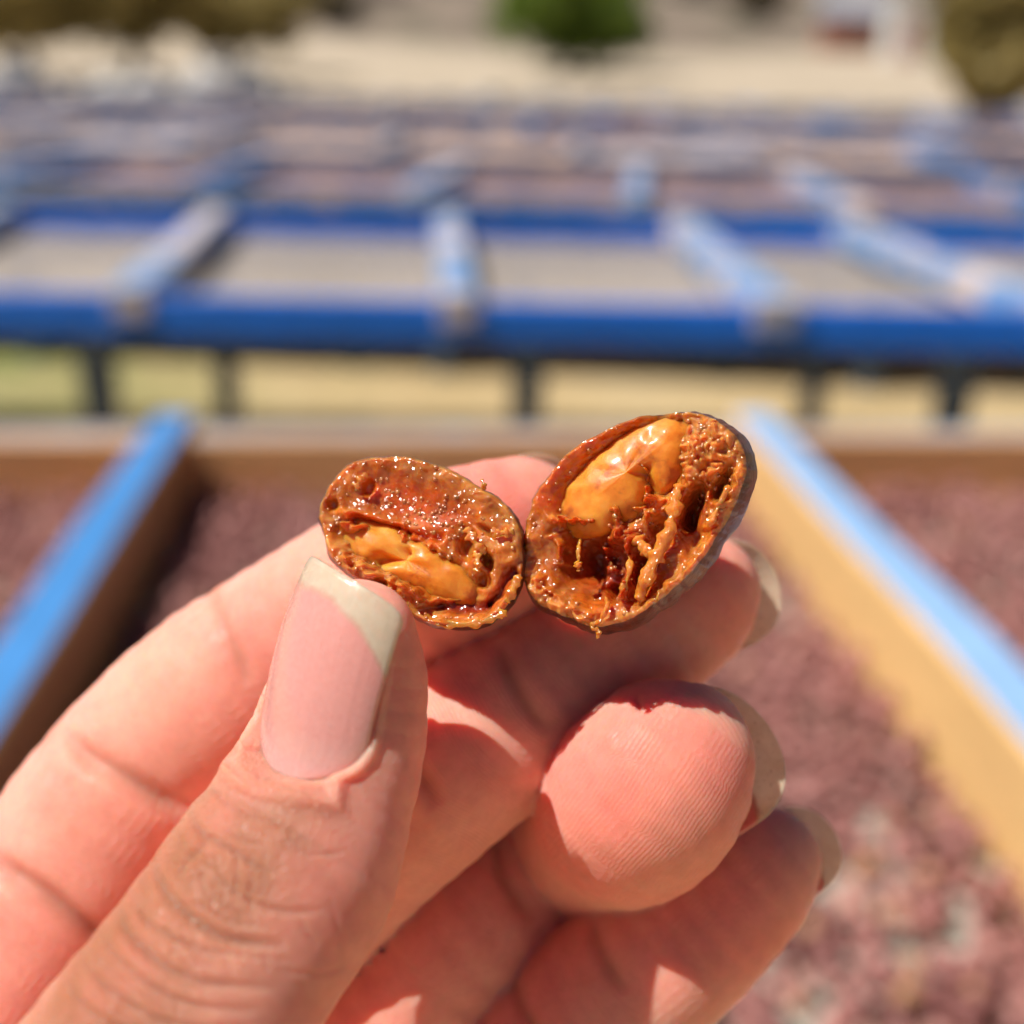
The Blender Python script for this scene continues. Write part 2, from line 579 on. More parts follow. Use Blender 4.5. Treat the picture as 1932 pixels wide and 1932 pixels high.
bed1_M = Matrix.Translation((f1L.x, f1L.y, 0)) @ Matrix.Rotation(math.atan2(bd.y, bd.x), 4, 'Z')
bM = np.array(bed1_M)
L1 = (f1R - f1L).length
N = int(L1 * D1 * 19500)
px = rng.random(N) * L1
py = 0.05 + rng.random(N) * (D1 - 0.10)


def vnoise(x, y, f, ph):
    return (np.sin(x * f + ph) * np.cos(y * f * 1.13 + ph * 1.7) + 0.6 * np.sin(x * f * 2.3 - y * f * 1.9 + ph * .6) + 0.4 * np.cos(x * f * 4.1 + y * f * 3.7)) / 2


W4 = (np.stack([px, py, np.full(N, ZT), np.ones(N)], 1) @ bM.T)[:, :3]
CI = np.array(CM.inverted())
PC = (np.concatenate([W4, np.ones((N, 1))], 1) @ CI.T)[:, :3]
PC[:, 2] = np.minimum(PC[:, 2], -0.05)
uu = 966 + F * PC[:, 0] / -PC[:, 2]
vv = 966 - F * PC[:, 1] / -PC[:, 2]
keep = np.ones(N, bool)
# away from rails
for (x0, mk, w, s) in [RL, RR, (RL[0] - sp, '', 0.042, 0), (RR[0] + sp, '', 0.046, 0)]:
    keep &= np.abs(px - (x0 + s * py)) > w / 2 + 0.006
# thinly spread towards the near edge and in the right-hand tray's bare patch
dens = 0.82 + 0.18 * np.clip((1700 - vv) / 500 + 0.45 * vnoise(px, py, 21, 0.4), 0, 1)
dens = dens * np.where(vnoise(px, py, 34, 2.0) > 0.55, 0.6, 1)
bare1 = ((uu - 1560) / 150) ** 2 + ((vv - 1895) / 80) ** 2 < 1 + 0.5 * vnoise(px, py, 60, 1)
bare2 = ((uu - 1950) / 120) ** 2 + ((vv - 1180) / 75) ** 2 < 1
dens = np.where(bare1 | bare2, 0.03, dens)
keep &= rng.random(N) < dens * 0.75
idx = np.nonzero(keep)[0]
px, py, uu, vv = px[idx], py[idx], uu[idx], vv[idx]
n = len(idx)
rad = rng.normal(0.0063, 0.0007, n).clip(0.0045, 0.008)
# simple packing: later cherries that overlap an earlier one lie on top of it
gs = 0.0118
cellcount = {}
lay = np.zeros(n)
for i in range(n):
    key = (int(px[i] / gs), int(py[i] / gs))
    lay[i] = cellcount.get(key, 0)
    cellcount[key] = lay[i] + 1
ok = lay < 3
pz = ZT - 0.0785 + rad * 0.72 + lay * 0.0085 + rng.random(n) * 0.001
tint = np.clip(rng.beta(2.2, 2.6, n) + 0.10 * vnoise(px, py, 15, 3), 0, 1)
sel = np.nonzero(ok)[0]
# the 300 that show largest: those in open view, nearest first
openv = ((uu > 1480 + np.clip(1700 - vv, 0, 400) * 0.1) & (vv > 1000) & (vv < 1990) & (uu < 1960))
score = np.where(openv & ok, vv, -1)
top = np.argsort(-score)[:300]
top = top[score[top] > 0]
topset = np.zeros(n, bool); topset[top] = True


def rand_rot(m):
    q = rng.normal(size=(m, 4)); q /= np.linalg.norm(q, axis=1)[:, None]
    w, x, y, z = q.T
    return np.stack([np.stack([1 - 2 * (y * y + z * z), 2 * (x * y - z * w), 2 * (x * z + y * w)], 1),
                     np.stack([2 * (x * y + z * w), 1 - 2 * (x * x + z * z), 2 * (y * z - x * w)], 1),
                     np.stack([2 * (x * z - y * w), 2 * (y * z + x * w), 1 - 2 * (x * x + y * y)], 1)], 1)


rest = sel[~topset[sel]]
Vs, Fs, Ts, off = [], [], [], 0
ROT = rand_rot(n)
for vi in range(6):
    ids = rest[rest % 6 == vi]
    far = (vv[ids] < 1050) | (uu[ids] < -250) | (uu[ids] > 2250) | (vv[ids] > 2400)
    for grp, (bv, bf) in ((ids[~far], (VAR[vi], I2F)), (ids[far], (I1V * np.array([1, .85, .8]), I1F))):
        if len(grp) == 0: continue
        v = np.einsum('mij,kj->mki', ROT[grp], bv) * rad[grp][:, None, None]
        v += np.stack([px[grp], py[grp], pz[grp]], 1)[:, None, :]
        f = bf[None] + (np.arange(len(grp)) * len(bv))[:, None, None] + off
        Vs.append(v.reshape(-1, 3)); Fs.append(f.reshape(-1, 3))
        Ts.append(np.repeat(tint[grp], len(bv)))
        off += len(grp) * len(bv)
me = mesh_np("cherry_mass", np.concatenate(Vs), np.concatenate(Fs))
fattr(me, "tint", np.concatenate(Ts))
cm_o = link("dried_cherries", me, M['cherry_mass'])
cm_o.matrix_world = bed1_M
tag(cm_o, "mass of dark maroon dried coffee cherries spread over the nearest bed", "dried cherries", kind='stuff')
cm_var = []
for vi in range(6):
    m_ = mesh_np("dried_cherry", VAR[vi], I2F); m_.materials.append(M['cherry']); cm_var.append(m_)
for i in top:
    o = bpy.data.objects.new("dried_cherry", cm_var[i % 6])
    col.objects.link(o)
    Rm = Matrix(ROT[i].tolist()).to_4x4()
    o.matrix_world = bed1_M @ Matrix.Translation((px[i], py[i], pz[i])) @ Rm @ Matrix.Scale(rad[i], 4)
    tag(o, "small wrinkled maroon dried cherry lying loose on the net of the nearest bed", "dried cherry", "dried cherries nearest the camera")


# ------------------------------------------------------------------ far things: trees, shrubs, sacks, houses
def leaf_cloud(n, rx, ry, rz, cz, clumps, leaf, seed, spread=0.36):
    r = np.random.default_rng(seed)
    cd = r.normal(size=(clumps, 3)); cd /= np.linalg.norm(cd, axis=1)[:, None]
    cd *= (r.random((clumps, 1)) ** 0.4) * 0.80
    cid = r.integers(0, clumps, n)
    off_ = r.normal(size=(n, 3)); off_ /= np.linalg.norm(off_, axis=1)[:, None]
    off_ *= (r.random((n, 1)) ** 0.45) * spread
    P = (cd[cid] + off_) * np.array([rx, ry, rz]) + np.array([0, 0, cz])
    A = r.normal(size=(n, 3)); A /= np.linalg.norm(A, axis=1)[:, None]
    B = np.cross(A, r.normal(size=(n, 3))); B /= np.linalg.norm(B, axis=1)[:, None]
    s = leaf * (0.6 + 0.8 * r.random((n, 1)))
    V = np.stack([P - A * s, P + B * s * .55, P + A * s, P - B * s * .55], 1).reshape(-1, 3)
    Fq = np.arange(4 * n).reshape(n, 4)
    t = np.clip(0.5 + 0.28 * r.normal(size=clumps)[cid] + 0.18 * r.normal(size=n), 0, 1)
    return V, Fq, np.repeat(t, 4)


def tree(name, label, cat, pos, h, rx, rz, leafm, leaf, n, seed, clumps=38, trunk_r=0.10, group=None, ry=None):
    z0 = float(terrain_z(np.array([pos[0]]), np.array([pos[1]]))[0])
    root = empty(name, (pos[0], pos[1], z0))
    tag(root, label, cat, group)
    cz = h - rz
    r = random.Random(seed)
    V, Fq, t = leaf_cloud(n, rx, ry or rx, rz, cz, clumps, leaf, seed)
    V[:, 2] = np.maximum(V[:, 2], 0.02)
    me_ = mesh_np("crown", V, Fq, False); fattr(me_, "tint", t)
    link("crown", me_, leafm, root)
    # tapered trunk with limbs
    bm = bmesh.new()

    def limb(p, q, ra, rb):
        ax = (q - p); ln = ax.length
        m_ = Matrix.Translation((p + q) / 2) @ ax.to_track_quat('Z', 'Y').to_matrix().to_4x4()
        bmesh.ops.create_cone(bm, cap_ends=True, segments=8, radius1=ra, radius2=rb, depth=ln, matrix=m_)
    k = Vector((r.uniform(-.1, .1) * h, r.uniform(-.05, .05) * h, max(0.25 * h, cz - rz * 0.5)))
    limb(Vector((0, 0, -0.05)), k, trunk_r, trunk_r * 0.7)
    for i in range(7):
        a_ = i * 0.9 + r.random()
        q = Vector((math.cos(a_) * rx * .6, math.sin(a_) * rx * .6, cz + rz * r.uniform(-.2, .6)))
        limb(k, q, trunk_r * 0.55, trunk_r * 0.12)
    mt = bpy.data.meshes.new("trunk"); bm.to_mesh(mt); bm.free()
    link("trunk", mt, M['bark'], root)
    return root


def ground_z(x, y):
    return float(terrain_z(np.array([x]), np.array([y]))[0])


p = at_d(1072, 125, 30)
tree("round_bush", "dense round dark green bush standing alone on the straw field", "bush", (p.x, 30), 3.1, 2.15, 1.58, M['leaf_green'], 0.12, 9500, 11, 46, 0.12)
for (u, d, h, rx, lm, sd_, lb) in [
        (60, 24, 2.7, 1.5, 'leaf_olive', 21, "leftmost olive brown tree at the upper left edge"),
        (245, 25, 2.9, 1.9, 'leaf_olive', 22, "olive yellow tree second from the left edge behind white sacks"),
        (440, 26, 2.7, 1.7, 'leaf_olive', 23, "olive brown tree third from the left, next to a grey gap"),
        (1905, 17, 2.4, 1.2, 'leaf_olive', 24, "olive tree with bare trunk at the upper right edge"),
        (1800, 56, 4.0, 2.6, 'leaf_brown', 25, "brownish tree behind the white house at upper right")]:
    p = at_d(u, 110, d)
    tree("tree", lb, "tree", (p.x, d), h, rx, h * 0.44, M[lm], 0.13, 6500, sd_, 40, 0.13)
hs = [(620, 62, 2.0, 2.0), (690, 70, 2.6, 2.2), (860, 78, 2.4, 2.4), (1290, 76, 2.6, 2.6), (1420, 68, 2.0, 2.0), (1500, 84, 3.0, 3.0),
      (760, 93, 3.2, 3.0), (1380, 98, 3.0, 3.0), (540, 78, 2.4, 2.0), (1660, 88, 3.0, 3.0), (100, 68, 3.4, 3.0), (330, 66, 3.4, 3.0), (960, 103, 3.0, 3.0), (1180, 88, 2.6, 2.6)]
sh_lab = ["small grey green shrub on the hill left of the round bush", "scrubby shrub low on the hill near the field's left corner", "dry shrub just left above the round bush",
          "dry shrub just right of the round bush", "low shrub on the field's upper edge right of the bush", "brown shrub on the hill left of the grey roof",
          "high shrub on the slope left of the bush", "high shrub on the slope right of the bush", "shrub in the grey gap right of the olive trees",
          "shrub on the slope above the grey roof", "shrub on the slope behind the leftmost tree", "shrub on the slope behind the olive trees",
          "highest dry shrub directly above the bush", "dry shrub on the slope behind the bush"]
for i, (u, d, h, rx) in enumerate(hs):
    p = at_d(u, 80, d)
    tree("shrub", sh_lab[i], "shrub", (p.x, d), h, rx, h * 0.46, M['leaf_dry' if i % 2 else 'leaf_brown'], 0.17, 2200, 60 + i, 24, 0.08, "shrubs on the hillside")


def sack_mesh(seed, w, h):
    r = np.random.default_rng(seed)
    nu, nv = 28, 22
    th = np.linspace(0, 2 * np.pi, nu, endpoint=False)
    t = np.linspace(0, 1, nv)
    prof = np.interp(t, [0, .04, .15, .5, .8, .9, .94, 1.0], [0.02, .80, .98, 1.0, .80, .40, .30, .46]) * w
    V = []
    for j in range(nv):
        wob = 1 + 0.06 * np.sin(3 * th + r.random() * .6 + seed) + 0.04 * np.sin(7 * th + j * .7)
        x = np.sign(np.cos(th)) * np.abs(np.cos(th)) ** 0.8 * prof[j] * wob
        y = np.sign(np.sin(th)) * np.abs(np.sin(th)) ** 0.8 * prof[j] * wob * 0.72
        V.append(np.stack([x, y, np.full(nu, t[j] * h)], 1))
    V = np.concatenate(V)
    k = np.arange(nu * nv).reshape(nv, nu)
    fq = np.stack([k[:-1], np.roll(k, -1, 1)[:-1], np.roll(k, -1, 1)[1:], k[1:]], -1).reshape(-1, 4)
    fl = [tuple(q) for q in fq.tolist()] + [tuple(k[-1].tolist()), tuple(k[0][::-1].tolist())]
    return mesh_np("sack", V, fl)


sacks = [(35, 10.8, 0.33, 0.79, 'sack2', "greyish sack at the far left below the olive trees"),
         (135, 10.4, 0.22, 0.59, 'sack2', "short grey sack, second from the left edge"),
         (215, 11.0, 0.26, 0.69, 'sack', "dull white sack under the middle olive tree, third from the left"),
         (285, 10.6, 0.26, 0.72, 'sack', "white sack fourth from the left edge"),
         (345, 11.2, 0.22, 0.67, 'sack', "white sack fifth from the left edge"),
         (405, 10.5, 0.28, 0.84, 'sack', "tallest bright white sack left of a bluish grey one"),
         (470, 10.9, 0.24, 0.78, 'sack2', "bluish grey sack right of the tallest white sack"),
         (540, 11.4, 0.21, 0.57, 'sack2', "small grey sack at the right end of the left row"),
         (740, 11.6, 0.30, 0.51, 'sack', "low whitish sack left of the bush, first of the middle row"),
         (835, 11.8, 0.28, 0.52, 'sack', "low whitish sack below the bush's left side"),
         (930, 11.6, 0.31, 0.57, 'sack', "low bright sack directly below the bush's left edge"),
         (1030, 11.9, 0.31, 0.55, 'sack', "low bright sack under the centre of the bush"),
         (1130, 11.7, 0.29, 0.54, 'sack', "low whitish sack under the bush's right edge"),
         (1215, 12.0, 0.22, 0.48, 'sack2', "small grey sack at the right end of the middle row"),
         (1905, 8.2, 0.18, 0.46, 'sack', "white sack near the tree at the right edge")]
for i, (u, d, w, h, mk, lb) in enumerate(sacks):
    p = at_d(u, 180, d)
    o = link("filled_sack", sack_mesh(i + 3, w, h), M[mk])
    o.location = (p.x, d, ground_z(p.x, d) - 0.01)
    o.rotation_euler = (0, 0, random.uniform(-.4, .4))
    tag(o, lb, "sack", "pale sacks standing behind the beds")


def house(name, label, u, d, w, dp, h, wallm, roofm, flat, z_up=0.0):
    p = at_d(u, 100, d)
    root = empty(name, (p.x, d, ground_z(p.x, d) - 0.1 + z_up), R(-8))
    tag(root, label, "house")
    box("wall", (w, dp, h), (0, 0, h), wallm, root, bevel=0.02)
    if flat:
        box("roof", (w * 1.1, dp * 1.12, 0.14), (0, 0, h + 0.14), roofm, root, bevel=0.02)
    else:
        rh = 0.35 * dp
        x, y = w * .56, dp * .6
        V = [(-x, -y, h), (x, -y, h), (x, y, h), (-x, y, h), (-x, 0, h + rh), (x, 0, h + rh)]
        link("roof", mesh_np("roof", V, [(0, 1, 5, 4), (2, 3, 4, 5), (0, 4, 3), (1, 2, 5), (3, 2, 1, 0)], False), roofm, root)
    dr = box("door", (0.5, 0.06, h * 0.75), (-w * .2, -dp / 2 - 0.02, h * 0.77), M['redwall'], root, bevel=0.01)
    wf = box("window", (0.5, 0.06, 0.5), (w * .22, -dp / 2 - 0.02, h * 0.75), M['roof'], root, bevel=0.01)
    box("pane", (0.4, 0.05, 0.4), (0, -0.03, -0.05), M['darkglass'], wf, bevel=0.005)
    return root


house("house", "small white walled house on the slope at upper right", 1722, 43, 1.9, 2.2, 1.75, M['wall'], M['wall'], True, 0.0)
house("house", "grey roofed house with reddish wall left of the white house", 1605, 50, 2.6, 2.6, 1.3, M['redwall'], M['roof'], False, 0.1)


# ------------------------------------------------------------------ the hand: one skin grown round splined finger bones
def smin(a, b, k):
    h = np.clip(0.5 + 0.5 * (b - a) / k, 0, 1)
    return b + (a - b) * h - k * h * (1 - h)


def catmull(K, m):
    K = np.asarray(K, float)
    P = np.concatenate([[2 * K[0] - K[1]], K, [2 * K[-1] - K[-2]]])
    out = []
    for i in range(1, len(P) - 2):
        p0, p1, p2, p3 = P[i - 1], P[i], P[i + 1], P[i + 2]
        for t in np.linspace(0, 1, m, endpoint=False):
            out.append(0.5 * ((2 * p1) + (-p0 + p2) * t + (2 * p0 - 5 * p1 + 4 * p2 - p3) * t * t + (-p0 + 3 * p1 - 3 * p2 + p3) * t ** 3))
    out.append(P[-2])
    return np.array(out)


class Chain:
    """keys: (u, v, depth, radius in frame units, flatness); nrm: thickness direction(s) in camera axes"""
    def __init__(s, keys, nrm, m=3):
        K = []
        for (u, v, z, r, e) in keys:
            K.append([*pin(u, v, z), r * z / F, e])
        S = catmull(K, m)
        s.A, s.r, s.e = S[:, :3], S[:, 3], S[:, 4]
        nrm = np.asarray(nrm, float)
        if nrm.ndim == 1: nrm = np.repeat(nrm[None], len(s.A), 0)
        else:
            tt = np.linspace(0, len(nrm) - 1, len(s.A))
            nrm = np.stack([np.interp(tt, np.arange(len(nrm)), nrm[:, i]) for i in range(3)], 1)
        T = np.gradient(s.A, axis=0); T /= np.linalg.norm(T, axis=1)[:, None]
        nrm = nrm - T * (nrm * T).sum(1)[:, None]
        s.n = nrm / np.linalg.norm(nrm, axis=1)[:, None]
        s.T = T
        s.w = np.cross(T, s.n)
        s.cum = np.concatenate([[0], np.cumsum(np.linalg.norm(np.diff(s.A, axis=0), axis=1))])
        s.lo = (s.A - s.r[:, None]).min(0) - 7
        s.hi = (s.A + s.r[:, None]).max(0) + 7
        s.nail = None

    def raw(s, P):
        """distance to the bone tube; segments far from a point are skipped"""
        best = np.full(len(P), 6.0); bt = np.zeros(len(P))
        X, Y, Z = P[:, 0], P[:, 1], P[:, 2]
        for i in range(len(s.A) - 1):
            a, b2 = s.A[i], s.A[i + 1]
            rm = max(s.r[i], s.r[i + 1]) + 5.0
            l_, h_ = np.minimum(a, b2) - rm, np.maximum(a, b2) + rm
            ix = np.nonzero((X > l_[0]) & (X < h_[0]) & (Y > l_[1]) & (Y < h_[1]) & (Z > l_[2]) & (Z < h_[2]))[0]
            if len(ix) == 0: continue
            ab = b2 - a
            qx, qy, qz = X[ix] - a[0], Y[ix] - a[1], Z[ix] - a[2]
            t = np.clip((qx * ab[0] + qy * ab[1] + qz * ab[2]) / (ab @ ab), 0, 1)
            qx -= t * ab[0]; qy -= t * ab[1]; qz -= t * ab[2]
            n_ = s.n[i]
            dn = qx * n_[0] + qy * n_[1] + qz * n_[2]
            e = s.e[i] + t * (s.e[i + 1] - s.e[i])
            d = np.sqrt(np.maximum(qx * qx + qy * qy + qz * qz + dn * dn * (1 / (e * e) - 1), 1e-9)) - (s.r[i] + t * (s.r[i + 1] - s.r[i]))
            mk = d < best[ix]
            j = ix[mk]
            best[j] = d[mk]; bt[j] = (i + t)[mk]
        return best, bt

    def dist(s, P):
        d = np.full(len(P), 1e3); t = np.zeros(len(P))
        mk = np.all((P > s.lo) & (P < s.hi), 1)
        if mk.any():
            d[mk], t[mk] = s.raw(P[mk])
            if s.nail is not None:
                d2 = -s.nail.slab(P[mk])
                dd = d[mk]
                k = 0.35
                h = np.clip(0.5 - 0.5 * (d2 - dd) / k, 0, 1)
                d[mk] = d2 + (dd - d2) * h + k * h * (1 - h)
        return d, t

    def local(s, P, t):
        i = np.clip(t.astype(int), 0, len(s.A) - 2); f = (t - i)[:, None]
        q = P - (s.A[i] * (1 - f) + s.A[i + 1] * f)
        return s.cum[i] * (1 - f[:, 0]) + s.cum[i + 1] * f[:, 0], (q * s.w[i]).sum(1), (q * s.n[i]).sum(1), (q * s.T[i]).sum(1)


class Nail:
    """plate from cuticle point B to tip T (camera mm), normal hint N, half width W, transverse radius Rt"""
    def __init__(s, B, T, N, W, Rt, Rl=26.0, thick=0.32, free=0.74, lip=0.22, slant=0.0, tip=None):
        s.tip = tip
        s.B = np.asarray(B, float); T = np.asarray(T, float)
        y = T - s.B; s.L = np.linalg.norm(y); s.y = y / s.L
        N = np.asarray(N, float); N = N - s.y * (N @ s.y); s.z = N / np.linalg.norm(N)
        s.x = np.cross(s.y, s.z)
        s.W, s.Rt, s.Rl, s.thick, s.free, s.lip, s.slant = W, Rt, Rl, thick, free, lip, slant

    def halfw(s, q):
        """half width (arc length) at fraction q of the length"""
        w = np.ones_like(q)
        a = 0.26
        w = np.where(q < a, np.sqrt(np.clip(1 - ((a - q) / a) ** 2.2, 0, 1)), w)
        b = 0.86
        w = np.where(q > b, np.clip(1 - (np.clip((q - b) / (1 - b), 0, 1)) ** 3.0, 0, 1) ** 0.5, w)
        if s.tip is not None:
            w = np.where(q > s.tip, np.sqrt(np.clip(1 - (np.clip((q - s.tip) / (1 - s.tip), 0, 1)) ** 2.2, 0, 1)), np.where(q < a, w, 1.0))
        return w * s.W * (0.93 + 0.07 * np.clip(q / 0.6, 0, 1))

    def sagl(s, yy):
        return ((yy - 0.35 * s.L) ** 2) / (2 * s.Rl)

    def slab(s, P):
        q = P - s.B
        x, y, z = q @ s.x, q @ s.y, q @ s.z
        z = z + s.sagl(y)
        th = np.arctan2(x, z + s.Rt)
        hgt = np.hypot(x, z + s.Rt) - s.Rt
        arc = th * s.Rt
        f = np.clip(y / s.L, 0, 1)
        hw = s.halfw(np.minimum(f, 0.55))
        o = np.maximum(np.abs(arc) - hw, np.maximum(-y, y - s.L * 1.3)) * 0.8
        return np.maximum(np.maximum(o, -(hgt + 0.05)), hgt - 3.0)

    def mesh(s, ny=56, nx=40):
        V, A = [], []
        q = 0.5 - 0.5 * np.cos(np.linspace(0.02, np.pi, ny))
        q = np.clip(q, 0.0005, 0.9995)
        w = np.linspace(-1, 1, nx)
        for side in (0, 1):
            Q, Wd = np.meshgrid(q, w, indexing='ij')
            hw = s.halfw(Q)
            arc = Wd * hw
            th = arc / s.Rt
            edge = np.clip(1 - np.abs(Wd) ** 8, 0, 1) * np.clip((1 - Q) / 0.02, 0.2, 1)
            rr = s.Rt + (s.thick * (0.45 + 0.55 * edge) if side == 0 else 0.0) + 0.02 * np.sin(arc * 9 + 1) * (side == 0)
            y = Q * s.L * (1 + s.slant * (arc / s.W) * Q)
            P = s.B + (rr * np.sin(th))[..., None] * s.x + y[..., None] * s.y + (rr * np.cos(th) - s.Rt - s.sagl(y))[..., None] * s.z
            V.append(P.reshape(-1, 3))
            bound = s.free - 0.10 * (Wd ** 2) if s.lip == 0 else s.free - 0.05 * np.clip(Wd, 0, 1) ** 2 - s.lip * np.clip(-Wd - 0.1, 0, 1) ** 1.7
            bound = bound + 0.006 * np.sin(Wd * 9 + 1)
            A.append(np.stack([Q - bound, Wd, Q], -1).reshape(-1, 3))
        V = np.concatenate(V); A = np.concatenate(A)
        k = np.arange(ny * nx).reshape(ny, nx)
        f0 = np.stack([k[:-1, :-1], k[:-1, 1:], k[1:, 1:], k[1:, :-1]], -1).reshape(-1, 4)
        f1 = f0[:, ::-1] + ny * nx
        bd_ = np.concatenate([k[0, :], k[1:, -1], k[-1, ::-1][1:], k[::-1, 0][1:-1]])
        b2 = np.roll(bd_, -1)
        f2 = np.stack([bd_, bd_ + ny * nx, b2 + ny * nx, b2], 1)
        return V, np.concatenate([f0, f1, f2]), A


thumb = Chain([(680, 1205, 94.2, 112, .84), (668, 1285, 94.5, 143, .82), (640, 1400, 94, 168, .82), (600, 1510, 92.5, 184, .86),
               (534, 1642, 90.5, 218, .90), (440, 1785, 88, 224, .92), (322, 1955, 85, 240, .92), (150, 2200, 85, 270, .92),
               (-70, 2520, 92, 350, .95), (-260, 2860, 102, 380, 1)], (-0.40, 0.10, -1))
index = Chain([(975, 1000, 114, 140, .86), (925, 1022, 114, 154, .88), (850, 1057, 114.5, 170, .90), (740, 1112, 116, 176, .92), (640, 1165, 117, 170, .95),
               (545, 1222, 118, 168, .98), (430, 1310, 119, 180, 1), (325, 1410, 120, 186, 1), (235, 1535, 120, 204, 1), (130, 1690, 120, 212, 1),
               (0, 1880, 120, 235, 1), (-160, 2120, 120, 260, 1)], (0.25, -0.3, -1))
middle = Chain([(1318, 1122, 115.5, 118, .84), (1280, 1145, 115.5, 142, .85), (1205, 1190, 115.5, 154, .90), (1115, 1243, 116.5, 155, .95), (1025, 1302, 115, 156, .97),
                (920, 1382, 113, 166, 1), (790, 1480, 111, 174, 1), (640, 1610, 113, 176, 1), (480, 1770, 117, 190, 1), (330, 1950, 124, 215, 1), (150, 2250, 121, 260, 1)],
               (0.1, -0.4, -1))
ring = Chain([(1276, 1425, 105, 145, .82), (1245, 1463, 105, 174, .82), (1215, 1500, 105.5, 184, .82), (1180, 1540, 109, 176, .88), (1132, 1565, 118, 156, .95),
              (1065, 1585, 125.5, 152, 1), (985, 1625, 127, 162, 1), (912, 1692, 123, 152, 1), (850, 1762, 119, 152, 1), (760, 1862, 119, 166, 1), (640, 2000, 121, 190, 1), (450, 2250, 120, 250, 1)],
             [(-0.25, -0.15, -1), (-0.2, -0.2, -1), (-.1, -.3, -1), (0.1, -.4, -1)])
pinky = Chain([(1440, 1630, 115, 108, .86), (1405, 1660, 115, 130, .86), (1335, 1727, 115.5, 144, .90), (1240, 1813, 116, 152, .95), (1130, 1898, 117, 160, 1),
               (1000, 1988, 118, 164, 1), (860, 2100, 119, 170, 1), (680, 2280, 119, 220, 1), (560, 2480, 116, 270, 1)], (-0.1, -0.3, -1))
palm = Chain([(20, 1960, 124, 190, 1), (250, 2130, 124, 240, 1), (480, 2300, 122, 260, 1), (600, 2480, 118, 280, 1)], (0, 0, -1))
palm2 = Chain([(100, 2200, 122, 340, .8), (80, 2500, 118, 440, .75), (0, 2900, 112, 440, .75), (-110, 3300, 104, 400, .75), (-330, 4000, 92, 430, .8), (-640, 5000, 74, 560, .85), (-1500, 7600, 52, 1000, .9)], (0.2, -.1, -1))
CH = [thumb, index, middle, ring, pinky, palm, palm2]

# nails
thumb.nail = Nail(pin(532, 1464, 89.0), pin(604, 1072, 89.2), (-0.70, 0.12, -1), 6.9, 7.6, Rl=30, free=0.85, lip=0.34, slant=0.09)
index.nail = Nail(pin(880, 1005, 121), pin(1095, 905, 118), (0.1, 0.1, 1), 5.6, 6.8, Rl=24, free=0.72, lip=0, tip=.55)
middle.nail = Nail(pin(1225, 1172, 122), pin(1462, 1075, 118.5), (0.05, 0.05, 1), 6.6, 7.2, Rl=24, free=0.66, lip=0, tip=.58)
ring.nail = Nail(pin(1200, 1520, 112.3), pin(1430, 1334, 108.8), (0.05, 0.05, 1), 8.6, 8.4, Rl=26, free=0.66, lip=0, tip=.58)
pinky.nail = Nail(pin(1400, 1680, 121), pin(1550, 1532, 118), (0.05, 0.05, 1), 5.6, 6.0, Rl=22, free=0.64, lip=0, tip=.58)


def sdf(P):
    D, TT = [], []
    for c in CH:
        d, t = c.dist(P); D.append(d); TT.append(t)
    D = np.array(D); TT = np.array(TT)
    f = D[0]
    for i in (1, 2, 3, 4):
        f = smin(f, D[i], 0.5)
    pm = smin(D[5], D[6], 5.0)
    f = smin(f, pm, 2.6)
    return f, D, TT


lo = np.array([-75., -150., 62.]); hi = np.array([42., 14., 150.])
lo = np.array([-95., -185., 40.])
h0 = 1.15
nn = np.ceil((hi - lo) / h0).astype(int)
ax = [lo[i] + h0 * np.arange(nn[i]) for i in range(3)]
G = np.stack(np.meshgrid(*ax, indexing='ij'), -1).reshape(-1, 3)
val = np.concatenate([sdf(g)[0] for g in np.array_split(G, 24)]).reshape(nn)
# closed where the arm leaves the grid
val[0] = val[-1] = 1; val[:, 0] = val[:, -1] = 1; val[:, :, 0] = val[:, :, -1] = 1
ins = val < 0
cs = np.zeros(tuple(nn - 1), int)
for dx in (0, 1):
    for dy in (0, 1):
        for dz in (0, 1):
            cs += ins[dx:nn[0] - 1 + dx, dy:nn[1] - 1 + dy, dz:nn[2] - 1 + dz]
act = (cs > 0) & (cs < 8)
vid = -np.ones(act.shape, int)
ac = np.argwhere(act)
vid[act] = np.arange(len(ac))
acc = np.zeros((len(ac), 3)); cnt = np.zeros(len(ac))
corner = [(a, b, c) for a in (0, 1) for b in (0, 1) for c in (0, 1)]
for i, c0_ in enumerate(corner):
    for c1_ in corner[i + 1:]:
        if sum(abs(x - y) for x, y in zip(c0_, c1_)) != 1: continue
        v0 = val[tuple((ac + c0_).T)]; v1 = val[tuple((ac + c1_).T)]
        m_ = (v0 < 0) != (v1 < 0)
        t = np.where(m_, v0 / np.where(m_, v0 - v1, 1), 0)
        pt = np.array(c0_) + t[:, None] * (np.array(c1_) - np.array(c0_))
        acc += pt * m_[:, None]; cnt += m_
HV = lo + h0 * (ac + acc / cnt[:, None])
quads = []
for axn in range(3):
    sl0 = [slice(None)] * 3; sl1 = [slice(None)] * 3
    sl0[axn] = slice(0, -1); sl1[axn] = slice(1, None)
    a_, b_ = ins[tuple(sl0)], ins[tuple(sl1)]
    e = np.argwhere(a_ != b_)
    o1, o2 = [(1, 2), (2, 0), (0, 1)][axn]
    ok_ = (e[:, o1] > 0) & (e[:, o2] > 0) & (e[:, o1] < nn[o1] - 1) & (e[:, o2] < nn[o2] - 1)
    e = e[ok_]
    fl = a_[tuple(e.T)]
    u1 = np.zeros(3, int); u1[o1] = 1
    u2 = np.zeros(3, int); u2[o2] = 1
    q = np.stack([vid[tuple((e - u1 - u2).T)], vid[tuple((e - u2).T)], vid[tuple(e.T)], vid[tuple((e - u1).T)]], 1)
    q = np.where(fl[:, None], q, q[:, ::-1])
    quads.append(q)
